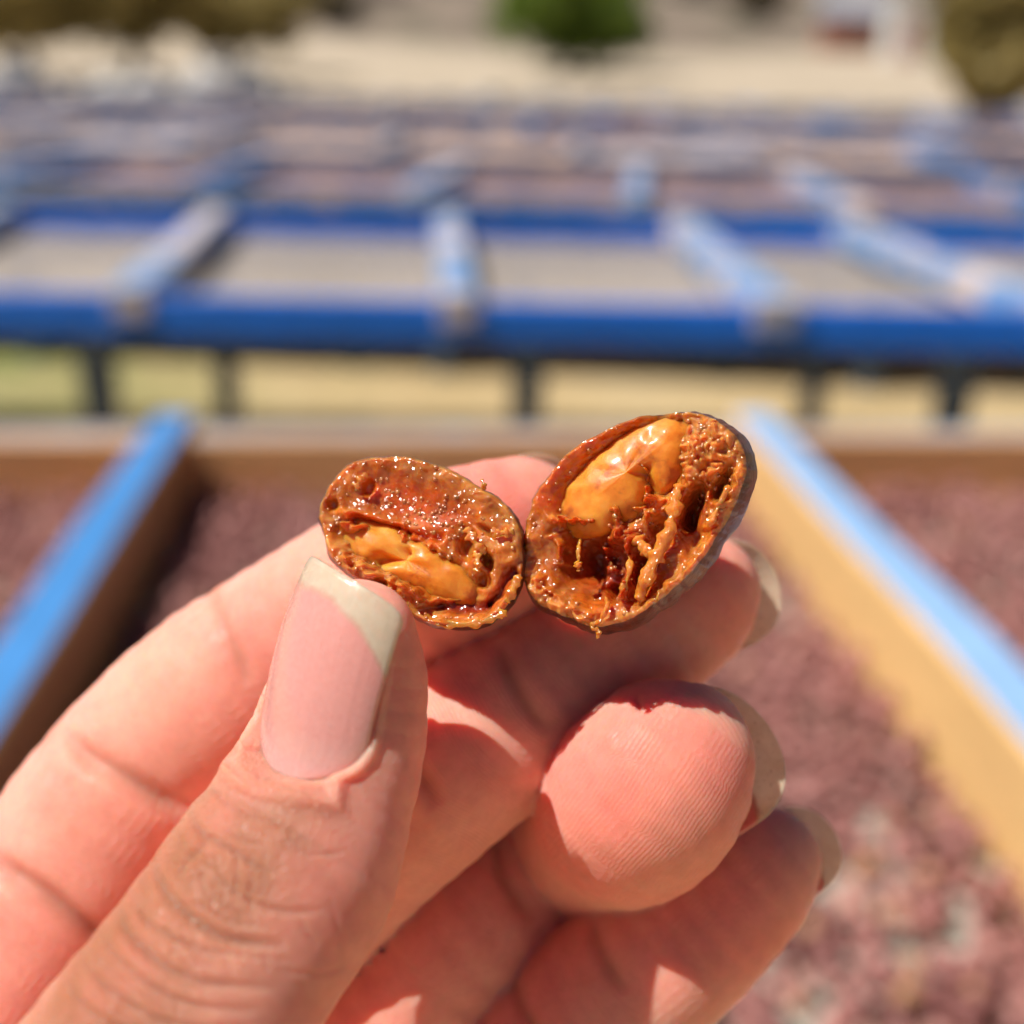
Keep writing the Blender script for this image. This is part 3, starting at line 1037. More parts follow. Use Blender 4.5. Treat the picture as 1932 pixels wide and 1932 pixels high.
HQ = np.concatenate(quads)
HQ = HQ[(HQ >= 0).all(1)]


def project(V, it=1):
    e = 0.03
    for _ in range(it):
        f0 = sdf(V)[0]
        g = np.stack([sdf(V + np.eye(3)[i] * e)[0] - f0 for i in range(3)], 1) / e
        gl = np.maximum(np.linalg.norm(g, axis=1), 0.35)
        V = V - g / gl[:, None] * np.clip(f0 / gl, -0.6, 0.6)[:, None]
    return V, g / np.maximum(np.linalg.norm(g, axis=1), 1e-6)[:, None]


def subdiv(V, Q, NG, pick):
    """split the picked quads into four; neighbours take the new edge points as n-gon corners"""
    S, K = Q[pick], Q[~pick]
    nv = len(V) + 1

    def keys(A):
        E = np.stack([A, np.roll(A, -1, 1)], -1)
        E.sort(axis=-1)
        return E[..., 0].astype(np.int64) * nv + E[..., 1]
    ks = keys(S)
    uk, inv = np.unique(ks, return_inverse=True)
    base = len(V)
    mids = (V[uk // nv] + V[uk % nv]) / 2
    mi = inv.reshape(ks.shape) + base
    ci = base + len(uk) + np.arange(len(S))
    newq = np.concatenate([np.stack([S[:, i], mi[:, i], ci, mi[:, (i - 1) % 4]], 1) for i in range(4)])
    hit = np.isin(keys(K), uk).any(1) if len(K) else np.zeros(0, bool)
    lut = dict(zip(uk.tolist(), range(len(uk))))
    ng = []
    for p_ in [tuple(x) for x in K[hit].tolist()] + NG:
        r_ = []
        for i in range(len(p_)):
            x, y = p_[i], p_[(i + 1) % len(p_)]
            r_.append(x)
            k = lut.get(min(x, y) * nv + max(x, y))
            if k is not None: r_.append(base + k)
        ng.append(tuple(r_))
    return np.concatenate([V, mids, V[S].mean(1)]), np.concatenate([K[~hit], newq]), ng


def fuv(V):
    return 966 + F * V[:, 0] / V[:, 2], 966 - F * V[:, 1] / V[:, 2]


def inframe(V, Q, mar):
    u, v = fuv(V)
    cu, cv = u[Q].mean(1), v[Q].mean(1)
    return (cu > -mar) & (cu < 1932 + mar) & (cv < 1932 + mar)


def side(V, nr_):
    return -(nr_ * (V / np.linalg.norm(V, axis=1)[:, None])).sum(1)


HQ = HQ[:, ::-1]           # camera axes are left-handed
HG = []
HV, nrm_ = project(HV, 2)
HV, HQ, HG = subdiv(HV, HQ, HG, inframe(HV, HQ, 160))
HV, nrm_ = project(HV, 1)
HV, HQ, HG = subdiv(HV, HQ, HG, inframe(HV, HQ, 90) & (side(HV, nrm_)[HQ].max(1) > -0.35))
HV, nrm_ = project(HV, 1)
fv, DD, TTm = sdf(HV)
own = DD.argmin(0)
HV, HQ, HG = subdiv(HV, HQ, HG, inframe(HV, HQ, 60) & (own[HQ] == 0).all(1) & (side(HV, nrm_)[HQ].min(1) > -0.1))
HV, nrm_ = project(HV, 1)
fv, DD, TTm = sdf(HV)
own = DD.argmin(0)
u_, v_ = fuv(HV)
facing = side(HV, nrm_)

# skin folds: (owner, points in the frame, half width, depth mm)
FOLDS = [
    # thumb knuckle
    (0, [(300, 1592), (292, 1640), (318, 1690), (365, 1733), (420, 1768), (480, 1780), (540, 1784)], 11, .34),
    (0, [(352, 1518), (372, 1560), (392, 1578), (430, 1598), (470, 1625), (520, 1650)], 8, .20),
    (0, [(330, 1660), (352, 1625), (378, 1600), (392, 1580)], 8, .18),
    (0, [(228, 1690), (228, 1730), (255, 1775), (310, 1820), (370, 1850), (430, 1858), (520, 1862)], 10, .28),
    (0, [(250, 1680), (275, 1735), (320, 1765), (380, 1790), (450, 1800), (560, 1815)], 7, .14),
    (0, [(190, 1755), (215, 1800), (270, 1850), (330, 1885), (400, 1900), (500, 1905)], 8, .18),
    (0, [(150, 1800), (185, 1850), (240, 1890), (300, 1925), (380, 1940), (470, 1942)], 8, .18),
    (0, [(120, 1840), (150, 1890), (200, 1930), (270, 1965)], 8, .16),
    (0, [(390, 1470), (410, 1500), (440, 1525), (480, 1542), (520, 1552)], 6, .10),
    (0, [(415, 1400), (430, 1440), (470, 1478), (520, 1500), (570, 1512)], 5, .08),
    (0, [(400, 1640), (420, 1665), (455, 1690), (500, 1712), (560, 1720), (620, 1715)], 7, .13),
    (0, [(440, 1600), (448, 1640), (440, 1690)], 5, .09), (0, [(375, 1640), (385, 1690), (375, 1725)], 5, .09),
    (0, [(480, 1640), (470, 1690), (480, 1740)], 5, .07), (0, [(330, 1790), (360, 1830)], 5, .08),
    (0, [(300, 1740), (330, 1780), (320, 1810)], 5, .08), (0, [(420, 1800), (440, 1850)], 5, .07),
    (0, [(620, 1690), (640, 1760), (650, 1820)], 5, .05), (0, [(560, 1730), (600, 1790)], 5, .05),
    (0, [(330, 1560), (345, 1600), (372, 1625)], 5, .08), (0, [(420, 1560), (450, 1580), (500, 1595)], 5, .08), (0, [(360, 1700), (400, 1722), (450, 1742), (520, 1752)], 5, .09),
    (0, [(270, 1790), (320, 1842), (380, 1872), (460, 1882)], 5, .09), (0, [(210, 1830), (260, 1872), (330, 1905), (420, 1922)], 5, .09), (0, [(440, 1655), (460, 1672), (520, 1690)], 5, .07),
    (0, [(395, 1750), (410, 1790)], 4, .07), (0, [(450, 1770), (460, 1815)], 4, .06), (0, [(300, 1830), (320, 1870)], 4, .07), (0, [(250, 1850), (275, 1885)], 4, .07),
    (0, [(350, 1870), (372, 1905)], 4, .07), (0, [(500, 1790), (505, 1840)], 4, .05), (0, [(540, 1600), (600, 1612), (660, 1605)], 5, .06), (0, [(520, 1830), (600, 1838), (660, 1820)], 5, .06),
    # index
    (1, [(120, 1378), (160, 1420), (230, 1465), (300, 1508), (350, 1535)], 20, .9),
    (1, [(405, 1080), (408, 1130), (425, 1185), (450, 1240), (470, 1290)], 16, .30),
    (1, [(-20, 1615), (30, 1655), (90, 1700), (170, 1762), (220, 1800)], 24, 1.2),
    (5, [(-20, 1615), (30, 1655), (90, 1700), (170, 1762), (220, 1800)], 24, 1.0),
    # middle
    (2, [(945, 1205), (955, 1250), (975, 1300), (1010, 1350), (1040, 1385)], 16, .40),
    (2, [(740, 1360), (770, 1430), (830, 1520)], 20, .5),
    # ring
    (3, [(930, 1560), (950, 1650), (1010, 1740)], 16, .6),
    (3, [(1195, 1312), (1203, 1325), (1206, 1345)], 7, .25),
    # pinky
    (4, [(1115, 1730), (1130, 1790), (1180, 1880)], 16, .35),
    (4, [(960, 1830), (985, 1900), (1030, 1980)], 16, .4),
    (5, [(690, 1830), (760, 1905), (800, 1950)], 16, .5),
]


def seg_dist(u, v, pts):
    best = np.full(len(u), 1e9); tt = np.zeros(len(u))
    pts = catmull(np.array(pts, float), 5)
    n_ = len(pts) - 1
    for i in range(n_):
        a, b = pts[i], pts[i + 1]
        d = b - a
        t = np.clip(((u - a[0]) * d[0] + (v - a[1]) * d[1]) / (d @ d), 0, 1)
        q = np.hypot(u - a[0] - t * d[0], v - a[1] - t * d[1])
        m_ = q < best
        best[m_] = q[m_]; tt[m_] = (i + t[m_]) / n_
    return best, tt


disp = np.zeros(len(HV))
crease = np.zeros(len(HV))
for (ow, pts, wd, dp) in FOLDS:
    pa = np.array(pts)
    m_ = (own == ow) & (facing > 0.05) & (u_ > pa[:, 0].min() - 80) & (u_ < pa[:, 0].max() + 80) & (v_ > pa[:, 1].min() - 80) & (v_ < pa[:, 1].max() + 80)
    if not m_.any(): continue
    d, t = seg_dist(u_[m_], v_[m_], pts)
    fade = np.clip(np.minimum(t, 1 - t) / 0.22, 0.0, 1) ** 0.7
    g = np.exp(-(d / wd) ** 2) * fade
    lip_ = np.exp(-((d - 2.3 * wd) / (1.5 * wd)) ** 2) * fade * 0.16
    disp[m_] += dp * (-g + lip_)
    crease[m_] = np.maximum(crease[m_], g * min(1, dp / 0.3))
# gentle irregularity of flesh
disp += 0.10 * np.sin(HV[:, 0] * .61 + 1.3) * np.sin(HV[:, 1] * .53 + .4) * np.sin(HV[:, 2] * .57) + 0.04 * np.sin(HV[:, 0] * 1.7 + HV[:, 1] * 1.3)
for i in range(5):
    nl = CH[i].nail
    m_ = np.nonzero((own == i) & ((HV - nl.B) @ nl.z > -nl.Rt))[0]
    q = HV[m_] - nl.B
    x, y, z = q @ nl.x, q @ nl.y, q @ nl.z
    arc = np.arctan2(x, z + nl.sagl(y) + nl.Rt) * nl.Rt
    hw = nl.halfw(np.clip(y / nl.L, 0.06, 0.5))
    o_ = np.maximum(np.abs(arc) - hw, -y - 0.1)
    wgt = np.exp(-((o_ - 0.45) / 0.55) ** 2) * np.clip((0.72 * nl.L - y) / (0.25 * nl.L), 0, 1) * (o_ > -0.3)
    disp[m_] += 0.42 * wgt
HV = HV + nrm_ * disp[:, None]

# per-vertex skin data
tan_ = np.zeros(len(HV)); fp = np.zeros(len(HV)); pad = np.zeros(len(HV)); red = np.zeros(len(HV))
for i, c in enumerate(CH):
    m_ = own == i
    if not m_.any(): continue
    s_, a_, b_, dt = c.local(HV[m_], TTm[i][m_])
    s_ = s_ + np.where(TTm[i][m_] <= 0.001, dt, 0)
    if i == 0:
        sgn = np.sign(c.w[0][0])
        tan_[m_] = np.clip(b_ / 3.5 + 0.55, 0, 1) * np.clip((s_ - 7) / 14, 0, 1) * np.clip(1 - (a_ * sgn - 2.5) / 5.0, 0.0, 1)
        red[m_] = 0.35 * np.exp(-((s_ - 2) / 7) ** 2) + 0.45 * np.clip((a_ * sgn - 2.0) / 5.0, 0, 1)
        fp[m_] = s_ / 0.5
        pad[m_] = np.clip(-b_ / 3, 0, 1) * 0.6
    elif i < 5:
        whorl = np.sqrt((s_ - 5.0) ** 2 * 0.8 + (a_ + 1.0) ** 2 + 0.02)
        mixw = np.clip((s_ - 10) / 6, 0, 1)
        fp[m_] = (whorl * (1 - mixw) + (s_ + 1.2 * np.sin(a_ * .35)) * mixw) / 0.37
        pad[m_] = np.clip(b_ / 3 + 0.6, 0, 1)
        red[m_] = np.clip(0.75 * np.exp(-((s_ - 3) / 9) ** 2) + 0.25, 0, 1)
    else:
        fp[m_] = (HV[m_, 1] + 0.5 * HV[m_, 0]) / 0.5
        pad[m_] = 0.5
        red[m_] = 0.15

# the forearm goes on towards the body, below and behind the lens
fa = catmull(np.array([[*pin(-110, 3300, 104), 19.0], [*pin(-330, 4000, 92), 18.4], [-62, -160, 55, 20.0], [-74, -205, 0, 24.0], [-86, -250, -58, 28.0], [-98, -292, -112, 31.0]]), 8)
nfa, nsg = len(fa), 40
Tf = np.gradient(fa[:, :3], axis=0); Tf /= np.linalg.norm(Tf, axis=1)[:, None]
wf_ = np.cross(Tf, np.array([0.25, 0.6, -0.75])); wf_ /= np.linalg.norm(wf_, axis=1)[:, None]
uf_ = np.cross(wf_, Tf)
an_ = np.linspace(0, 2 * np.pi, nsg, endpoint=False)
FV = (fa[:, None, :3] + fa[:, None, 3:] * (np.cos(an_)[None, :, None] * wf_[:, None] * 1.12 + np.sin(an_)[None, :, None] * uf_[:, None] * 0.80)).reshape(-1, 3)
kf = np.arange(nfa * nsg).reshape(nfa, nsg) + len(HV)
FQ = np.stack([kf[:-1], kf[1:], np.roll(kf, -1, 1)[1:], np.roll(kf, -1, 1)[:-1]], -1).reshape(-1, 4)
HG = HG + [tuple(kf[0].tolist()), tuple(kf[-1][::-1].tolist())]
HQ = np.concatenate([HQ, FQ])
HV = np.concatenate([HV, FV])
zf = np.zeros(len(FV))
tan_, fp, pad, red, crease = (np.concatenate([q_, zf]) for q_ in (tan_, fp, pad, red, crease))

hand_root = empty("hand", tuple(cam2world(np.array([pin(0, 2300, 118)]))[0]))
tag(hand_root, "bare left hand with long natural nails pinching the opened dried cherry", "hand")
bpy.context.view_layer.update()
HW = cam2world(HV) - np.array(hand_root.location)
hme = mesh_np("skin", HW, [tuple(q) for q in HQ.tolist()] + HG)
fattr(hme, "tan", tan_); fattr(hme, "fp", fp); fattr(hme, "pad", pad); fattr(hme, "red", red); fattr(hme, "crease", crease)


def mat_skin():
    b = NB("skin")
    p = b.obj()
    red_, tn, cr = b.attr("red").outputs["Fac"], b.attr("tan").outputs["Fac"], b.attr("crease").outputs["Fac"]
    c = b.mix(red_, (0.88, 0.425, 0.335), (0.88, 0.25, 0.205))
    c = b.mix(tn, c, (0.41, 0.162, 0.090))
    n1 = b.noise(160, 3, 0.6, p)
    c = b.mix(b.ramp(n1.outputs[0], [(0.40, (0, 0, 0)), (0.72, (0.5, 0.5, 0.5))]), c, (0.70, 0.24, 0.18))
    n0 = b.noise(55, 2, 0.6, p)
    c = b.mix(b.ramp(n0.outputs[0], [(0.38, (0, 0, 0)), (0.65, (0.5, 0.5, 0.5))]), c, (0.86, 0.44, 0.32))
    n2 = b.noise(700, 2, 0.6, p)
    c = b.mix(0.25, c, b.ramp(n2.outputs[0], [(0.3, (0.78, 0.74, 0.72)), (0.7, (1.12, 1.12, 1.12))]), 'MULTIPLY')
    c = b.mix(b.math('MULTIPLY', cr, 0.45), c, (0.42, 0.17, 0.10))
    b.l(c, b.b.inputs["Base Color"])
    b.set(Subsurface_Weight=1.0, Subsurface_Scale=0.0030, Roughness=0.42, IOR=1.4)
    b.b.subsurface_method = 'RANDOM_WALK'
    b.b.inputs["Subsurface Radius"].default_value = (1.0, 0.30, 0.16)
    b.l(b.math('MULTIPLY_ADD', tn, 0.22, 0.17), b.b.inputs["Specular IOR Level"])
    # ridges of the finger pads
    f = b.attr("fp").outputs["Fac"]
    nz = b.noise(200, 1, 0.5, p)
    ph = b.math('MULTIPLY_ADD', nz.outputs[0], 5.0, b.math('MULTIPLY', f, 6.2832))
    rid = b.math('SINE', ph)
    pd = b.attr("pad").outputs["Fac"]
    br = b.bump(rid, b.math('MULTIPLY', pd, 0.20), 0.00005)
    # fine cells of the back of the thumb
    vo = b.n("TexVoronoi", feature='DISTANCE_TO_EDGE'); vo.inputs["Scale"].default_value = 1900
    vo.inputs["Randomness"].default_value = 1.0
    mp = b.n("Mapping"); mp.inputs["Scale"].default_value = (1, 0.62, 1.0); b.l(p, mp.inputs[0])
    wv = b.noise(500, 1, .5, p)
    vm = b.n("VectorMath", operation='MULTIPLY_ADD'); vm.inputs[1].default_value = (.0006,) * 3
    b.l(wv.outputs[1], vm.inputs[0]); b.l(mp.outputs[0], vm.inputs[2]); b.l(vm.outputs[0], vo.inputs["Vector"])
    cell = b.ramp(vo.outputs["Distance"], [(0.0, (0, 0, 0)), (0.22, (1, 1, 1))])
    bc = b.bump(cell, b.math('MULTIPLY_ADD', tn, 0.75, 0.05), 0.0001, br)
    n3 = b.noise(2600, 2, 0.65, p)
    bf = b.bump(n3.outputs[0], b.math('MULTIPLY_ADD', tn, 0.45, 0.28), 0.00016, bc)
    b.l(bf, b.b.inputs["Normal"])
    rg = b.ramp(n3.outputs[0], [(0.3, (0.30,) * 3), (0.7, (0.58,) * 3)])
    b.l(rg, b.b.inputs["Roughness"])
    return b.m


def mat_nail():
    b = NB("fingernail")
    a = b.n("Attribute", attribute_name="nail")
    sx = b.n("SeparateXYZ"); b.l(a.outputs["Vector"], sx.inputs[0])
    p = b.obj()
    n1 = b.noise(900, 4, 0.6, p)
    edge = b.math('MULTIPLY_ADD', b.math('SUBTRACT', n1.outputs[0], 0.5), 0.035, sx.outputs[0])
    f = b.ramp(edge, [(0.0, (0, 0, 0)), (0.05, (1, 1, 1))])
    pink = b.mix(b.ramp(sx.outputs[2], [(0.02, (1, 1, 1)), (0.25, (0, 0, 0))]), (0.72, 0.32, 0.28), (0.74, 0.43, 0.40))
    white = b.mix(n1.outputs[0], (0.76, 0.60, 0.45), (0.86, 0.73, 0.58))
    line = b.ramp(edge, [(-0.0, (0, 0, 0)), (0.012, (1, 1, 1)), (0.045, (0, 0, 0))])
    white = b.mix(b.math('MULTIPLY', line, 0.6), white, (0.50, 0.33, 0.16))
    sp = b.noise(2600, 2, 0.5, p)
    grit = b.math('MULTIPLY', b.ramp(sp.outputs[0], [(0.66, (0, 0, 0)), (0.70, (1, 1, 1))]), b.attr("grit").outputs["Fac"])
    white = b.mix(grit, white, (0.10, 0.06, 0.04))
    c = b.mix(f, pink, white)
    b.l(c, b.b.inputs["Base Color"])
    b.set(Coat_Weight=0.6, Coat_Roughness=0.12, Roughness=0.22, Subsurface_Weight=0.6, Subsurface_Scale=0.0008, IOR=1.5, Specular_IOR_Level=0.5)
    b.b.inputs["Subsurface Radius"].default_value = (1, .5, .4)
    tr = b.n("BsdfTranslucent"); b.l(white, tr.inputs[0])
    ms = b.n("MixShader"); b.l(b.math('MULTIPLY', f, 0.25), ms.inputs[0])
    thin = b.attr("thin").outputs["Fac"]; b.l(b.math('SUBTRACT', 1.0, b.math('MULTIPLY', f, thin)), b.b.inputs["Alpha"])
    b.l(b.b.outputs[0], ms.inputs[1]); b.l(tr.outputs[0], ms.inputs[2]); b.l(ms.outputs[0], b.out.inputs["Surface"])
    wv = b.n("TexNoise"); wv.inputs["Scale"].default_value = 1.0; wv.inputs["Detail"].default_value = 3
    cx = b.n("CombineXYZ"); b.l(b.math('MULTIPLY', sx.outputs[1], 9.0), cx.inputs[0]); b.l(b.math('MULTIPLY', sx.outputs[2], 1.0), cx.inputs[1])
    b.l(cx.outputs[0], wv.inputs["Vector"])
    b.l(b.bump(wv.outputs[0], 0.25, 0.0002), b.b.inputs["Normal"])
    b.l(b.ramp(n1.outputs[0], [(0.3, (0.20,) * 3), (0.7, (0.34,) * 3)]), b.b.inputs["Roughness"])
    return b.m


M['skin'], M['nail'] = mat_skin(), mat_nail()
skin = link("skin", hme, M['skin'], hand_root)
for nm, c, lb, grit in (("thumbnail", thumb, "long square thumbnail with pale yellowish free edge", 0.0), ("fingernail", index, "index fingernail barely seen between the halves", 0.3),
                        ("fingernail", middle, "middle fingernail with specks of dirt under its white edge", 1.0),
                        ("fingernail", ring, "clear ring fingernail edge curving behind the pad", 0.5), ("fingernail", pinky, "pale little fingernail, slightly out of focus", 0.2)):
    V, fc, A = c.nail.mesh()
    if nm == "thumbnail": fc = fc[:, ::-1]
    me = mesh_np(nm, cam2world(V) - np.array(hand_root.location), fc)
    at_ = me.attributes.new("nail", 'FLOAT_VECTOR', 'POINT'); at_.data.foreach_set("vector", A.astype(np.float32).ravel())
    fattr(me, "grit", np.full(len(V), grit)); fattr(me, "thin", np.full(len(V), 0.12 if nm == "thumbnail" else 0.55))
    o = link(nm, me, M['nail'], hand_root)
    o["label"] = lb


# ------------------------------------------------------------------ the opened cherry: two halves
class VNoise:
    def __init__(s, seed):
        s.g = np.random.default_rng(seed).random((256, 256))

    def __call__(s, x, y):
        xi, yi = np.floor(x).astype(int), np.floor(y).astype(int)
        fx, fy = x - xi, y - yi
        fx = fx * fx * (3 - 2 * fx); fy = fy * fy * (3 - 2 * fy)
        g = s.g
        a, b_ = g[xi % 256, yi % 256], g[(xi + 1) % 256, yi % 256]
        c, d = g[xi % 256, (yi + 1) % 256], g[(xi + 1) % 256, (yi + 1) % 256]
        return (a * (1 - fx) + b_ * fx) * (1 - fy) + (c * (1 - fx) + d * fx) * fy - 0.5


def closed_spline(pts, n_):
    P = np.array(pts, float)
    k = len(P)
    out = []
    per = 16
    for i in range(k):
        p0, p1, p2, p3 = P[(i - 1) % k], P[i], P[(i + 1) % k], P[(i + 2) % k]
        for t in np.linspace(0, 1, per, endpoint=False):
            out.append(0.5 * (2 * p1 + (p2 - p0) * t + (2 * p0 - 5 * p1 + 4 * p2 - p3) * t * t + (3 * p1 - p0 - 3 * p2 + p3) * t ** 3))
    out = np.array(out + [out[0]])
    cl = np.concatenate([[0], np.cumsum(np.linalg.norm(np.diff(out, axis=0), axis=1))])
    s_ = np.linspace(0, cl[-1], n_, endpoint=False)
    return np.stack([np.interp(s_, cl, out[:, 0]), np.interp(s_, cl, out[:, 1])], 1)


def ell(x, y, cx, cy, a, b, ang, p=2.0):
    c, s_ = math.cos(R(ang)), math.sin(R(ang))
    dx, dy = x - cx, y - cy
    return np.exp(-(((dx * c + dy * s_) / a) ** 2 + ((-dx * s_ + dy * c) / b) ** 2) ** (p / 2 * 1.0) * 0.9)


def line(x, y, pts, w):
    sh = x.shape
    d, t = seg_dist(x.ravel(), y.ravel(), pts)
    return (np.exp(-(d / w) ** 2) * np.clip(np.minimum(t, 1 - t) / 0.08, 0.3, 1)).reshape(sh)


def fruit_half(label, to_frame, outline, depth0, nrm, back, D, hfun, cen, seed_spec, fibres, noise_seed, bulge, bead_n, bead_w):
    nt, nr = 420, 150
    out = closed_spline(outline, nt)
    nz = VNoise(noise_seed)
    n = np.array(nrm, float); n /= np.linalg.norm(n)
    C0 = pin(*to_frame(*cen), depth0)

    def P3(x, y, h):
        u, v = to_frame(x, y)
        ray = np.stack([(u - 966) / F, (966 - v) / F, np.ones_like(u)], -1)
        t = (n @ C0) / (ray @ n)
        return ray * t[..., None] + n * np.asarray(h)[..., None]
    # ragged rim
    th = np.arange(nt) / nt * 2 * np.pi
    rag = 1 + 0.012 * nz(np.cos(th) * 14 + 40, np.sin(th) * 14 + 40) + 0.02 * nz(np.cos(th) * 5 + 9, np.sin(th) * 5 + 9)
    o = np.array(cen) + (out - np.array(cen)) * rag[:, None]
    rho = np.linspace(0, 1, nr) ** 0.85
    X = cen[0] + rho[:, None] * (o[None, :, 0] - cen[0])
    Y = cen[1] + rho[:, None] * (o[None, :, 1] - cen[1])
    Rh = np.repeat(rho[:, None], nt, 1)
    H, Cc = hfun(X, Y, Rh, nz)
    V = P3(X, Y, H)
    root = empty("coffee_cherry_half", tuple(cam2world(C0[None])[0]))
    tag(root, label, "fruit", "halves of the opened cherry")
    org = np.array(root.location)
    k = np.arange(nr * nt).reshape(nr, nt)
    fq = np.stack([k[:-1], k[1:], np.roll(k, -1, 1)[1:], np.roll(k, -1, 1)[:-1]], -1).reshape(-1, 4)[:, ::-1]
    me = mesh_np("pulp", cam2world(V.reshape(-1, 3)) - org, fq[nt:] if False else fq)
    cattr(me, "pigment", Cc.reshape(-1, 3))
    link("pulp", me, M['pulp'], root)
    # skin shell from the rim backwards
    nb = 46
    rim = V[-1]
    bk = np.array(back, float); bk /= np.linalg.norm(bk)
    rc = rim.mean(0)
    phi = np.linspace(0, np.pi / 2, nb)
    S = []
    for j, f in enumerate(phi):
        sc_ = math.cos(f) ** 0.62 * (1 + bulge * math.sin(2 * f)) if j else 1.0
        q = rc + (rim - rc) * max(sc_, 0.002) + bk * D * math.sin(f)
        a_ = np.linspace(0, 2 * np.pi, nt, endpoint=False)
        wr = 0.22 * nz(np.cos(a_) * 6 + 20 + 2.5 * f, np.sin(a_) * 6 + 20) + 0.10 * nz(np.cos(a_) * 16 + 20, np.sin(a_) * 16 + 7 * f)
        dirn = q - (rc + bk * D * 0.3); dirn /= np.linalg.norm(dirn, axis=1)[:, None]
        S.append(q + dirn * (wr * min(1, j / 3.0))[:, None])
    S = np.array(S)
    k2 = np.arange(nb * nt).reshape(nb, nt)
    fs = np.stack([k2[:-1], k2[1:], np.roll(k2, -1, 1)[1:], np.roll(k2, -1, 1)[:-1]], -1).reshape(-1, 4)[:, ::-1]
    link("skin", mesh_np("skin", cam2world(S.reshape(-1, 3)) - org, fs), M['cherryskin'], root)
    # seed
    for (cx, cy, a, b, ang, hz, hc, groove) in seed_spec:
        nu, nv = 96, 48
        uu_, vv_ = np.meshgrid(np.linspace(0, 2 * np.pi, nu, endpoint=False), np.linspace(-1, 1, nv), indexing='ij')
        st = np.sqrt(np.clip(1 - vv_ ** 2, 0, 1))
        lx, ly, lz = a * st * np.cos(uu_), b * st * np.sin(uu_), vv_ * hz
        lx = np.sign(lx) * a * (np.abs(lx) / a) ** 0.92
        c_, s_ = math.cos(R(ang)), math.sin(R(ang))
        x = cx + lx * c_ - ly * s_; y = cy + lx * s_ + ly * c_
        h = hc + lz + 0.5 * nz(x / 130, y / 130) + 0.2 * nz(x / 60, y / 60) + 0.05 * nz(x / 22, y / 60)
        if groove: h = h - np.where(lz > 0, line(x, y, groove, 55) * 1.3, 0)
        P = P3(x, y, h)
        kk = np.arange(nu * nv).reshape(nu, nv)
        f2 = np.stack([kk[:, :-1], np.roll(kk, -1, 0)[:, :-1], np.roll(kk, -1, 0)[:, 1:], kk[:, 1:]], -1).reshape(-1, 4)
        link("seed", mesh_np("seed", cam2world(P.reshape(-1, 3)) - org, f2), M['seed'], root)
    # beads of sticky juice on the wet flesh
    r = np.random.default_rng(noise_seed + 5)
    jj, tt_ = r.integers(6, nr - 5, bead_n), r.integers(0, nt, bead_n)
    keep_ = r.random(bead_n) < np.clip(0.15 + 0.85 * bead_w(X[jj, tt_], Y[jj, tt_]), 0, 1)
    jj, tt_ = jj[keep_], tt_[keep_]
    cen_b = V[jj, tt_]
    rb_ = 0.10 + 0.17 * r.random(len(jj)) ** 2.0
    bv = I2V[None] * rb_[:, None, None] + cen_b[:, None] + n * (rb_ * -0.15)[:, None, None]
    bfc = (I2F[None] + (np.arange(len(jj)) * len(I2V))[:, None, None]).reshape(-1, 3)[:, ::-1]
    bo = link("juice_beads", mesh_np("juice_beads", cam2world(bv.reshape(-1, 3)) - org, bfc), M['bead'], root)
    bo["kind"] = "stuff"
    # fibres and torn flakes of skin
    for (nm, pts, r0_, r1_, flat, mk) in fibres:
        K = catmull(np.array(pts, float), 10)
        Pc = P3(K[:, 0], K[:, 1], K[:, 2])
        m = len(Pc)
        T = np.gradient(Pc, axis=0); T /= np.linalg.norm(T, axis=1)[:, None]
        up = n - T * (T @ n)[:, None]; up /= np.linalg.norm(up, axis=1)[:, None]
        sd_ = np.cross(T, up)
        tt = np.linspace(0, 1, m)
        r = (r0_ + (r1_ - r0_) * tt) * 0.0100 * (1 + 1.1 * nz(tt * m * .35, tt * 0 + r0_)) * np.clip(np.minimum(tt, 1 - tt) / 0.06, 0.25, 1)
        a_ = np.linspace(0, 2 * np.pi, 12, endpoint=False)
        rr = r[:, None] * (1 + 0.8 * nz(np.arange(m)[:, None] * .45 + r1_, 3 + 2 * np.cos(a_)[None]))
        Vv = Pc[:, None] + (np.cos(a_)[None] * rr)[..., None] * sd_[:, None] + (np.sin(a_)[None] * rr * flat)[..., None] * up[:, None]
        kk = np.arange(m * 12).reshape(m, 12)
        f2 = [tuple(x) for x in np.stack([kk[:-1], kk[1:], np.roll(kk, -1, 1)[1:], np.roll(kk, -1, 1)[:-1]], -1).reshape(-1, 4).tolist()]
        f2 += [tuple(kk[0].tolist()), tuple(kk[-1][::-1].tolist())]
        me = mesh_np(nm, cam2world(Vv.reshape(-1, 3)) - org, f2)
        cattr(me, "pigment", np.repeat(np.array([[0.62, 0.21, 0.025]]), m * 12, 0))
        link(nm, me, M[mk], root)
    return root


def mat_pulp():
    b = NB("wet_pulp")
    p = b.obj()
    c = b.attr("pigment").outputs["Color"]
    n1 = b.noise(800, 3, 0.6, p)
    c = b.mix(0.7, c, b.ramp(n1.outputs[0], [(0.3, (0.6, 0.5, 0.45)), (0.7, (1.3, 1.3, 1.3))]), 'MULTIPLY')
    b.l(c, b.b.inputs["Base Color"])
    b.set(Subsurface_Weight=0.85, Subsurface_Scale=0.0020, IOR=1.4, Specular_IOR_Level=0.25, Roughness=0.5, Coat_Weight=1.0, Coat_Roughness=0.16, Coat_IOR=1.65)
    b.b.inputs["Subsurface Radius"].default_value = (1.0, 0.28, 0.06)
    vo = b.n("TexVoronoi", feature='SMOOTH_F1'); vo.inputs["Scale"].default_value = 1500; b.l(p, vo.inputs["Vector"])
    vo.inputs["Smoothness"].default_value = 0.6
    b1 = b.bump(n1.outputs[0], 0.5, 0.0003)
    b2 = b.bump(vo.outputs["Distance"], 0.9, -0.0005, b1)
    b.l(b1, b.b.inputs["Normal"]); b.l(b2, b.b.inputs["Coat Normal"])
    return b.m


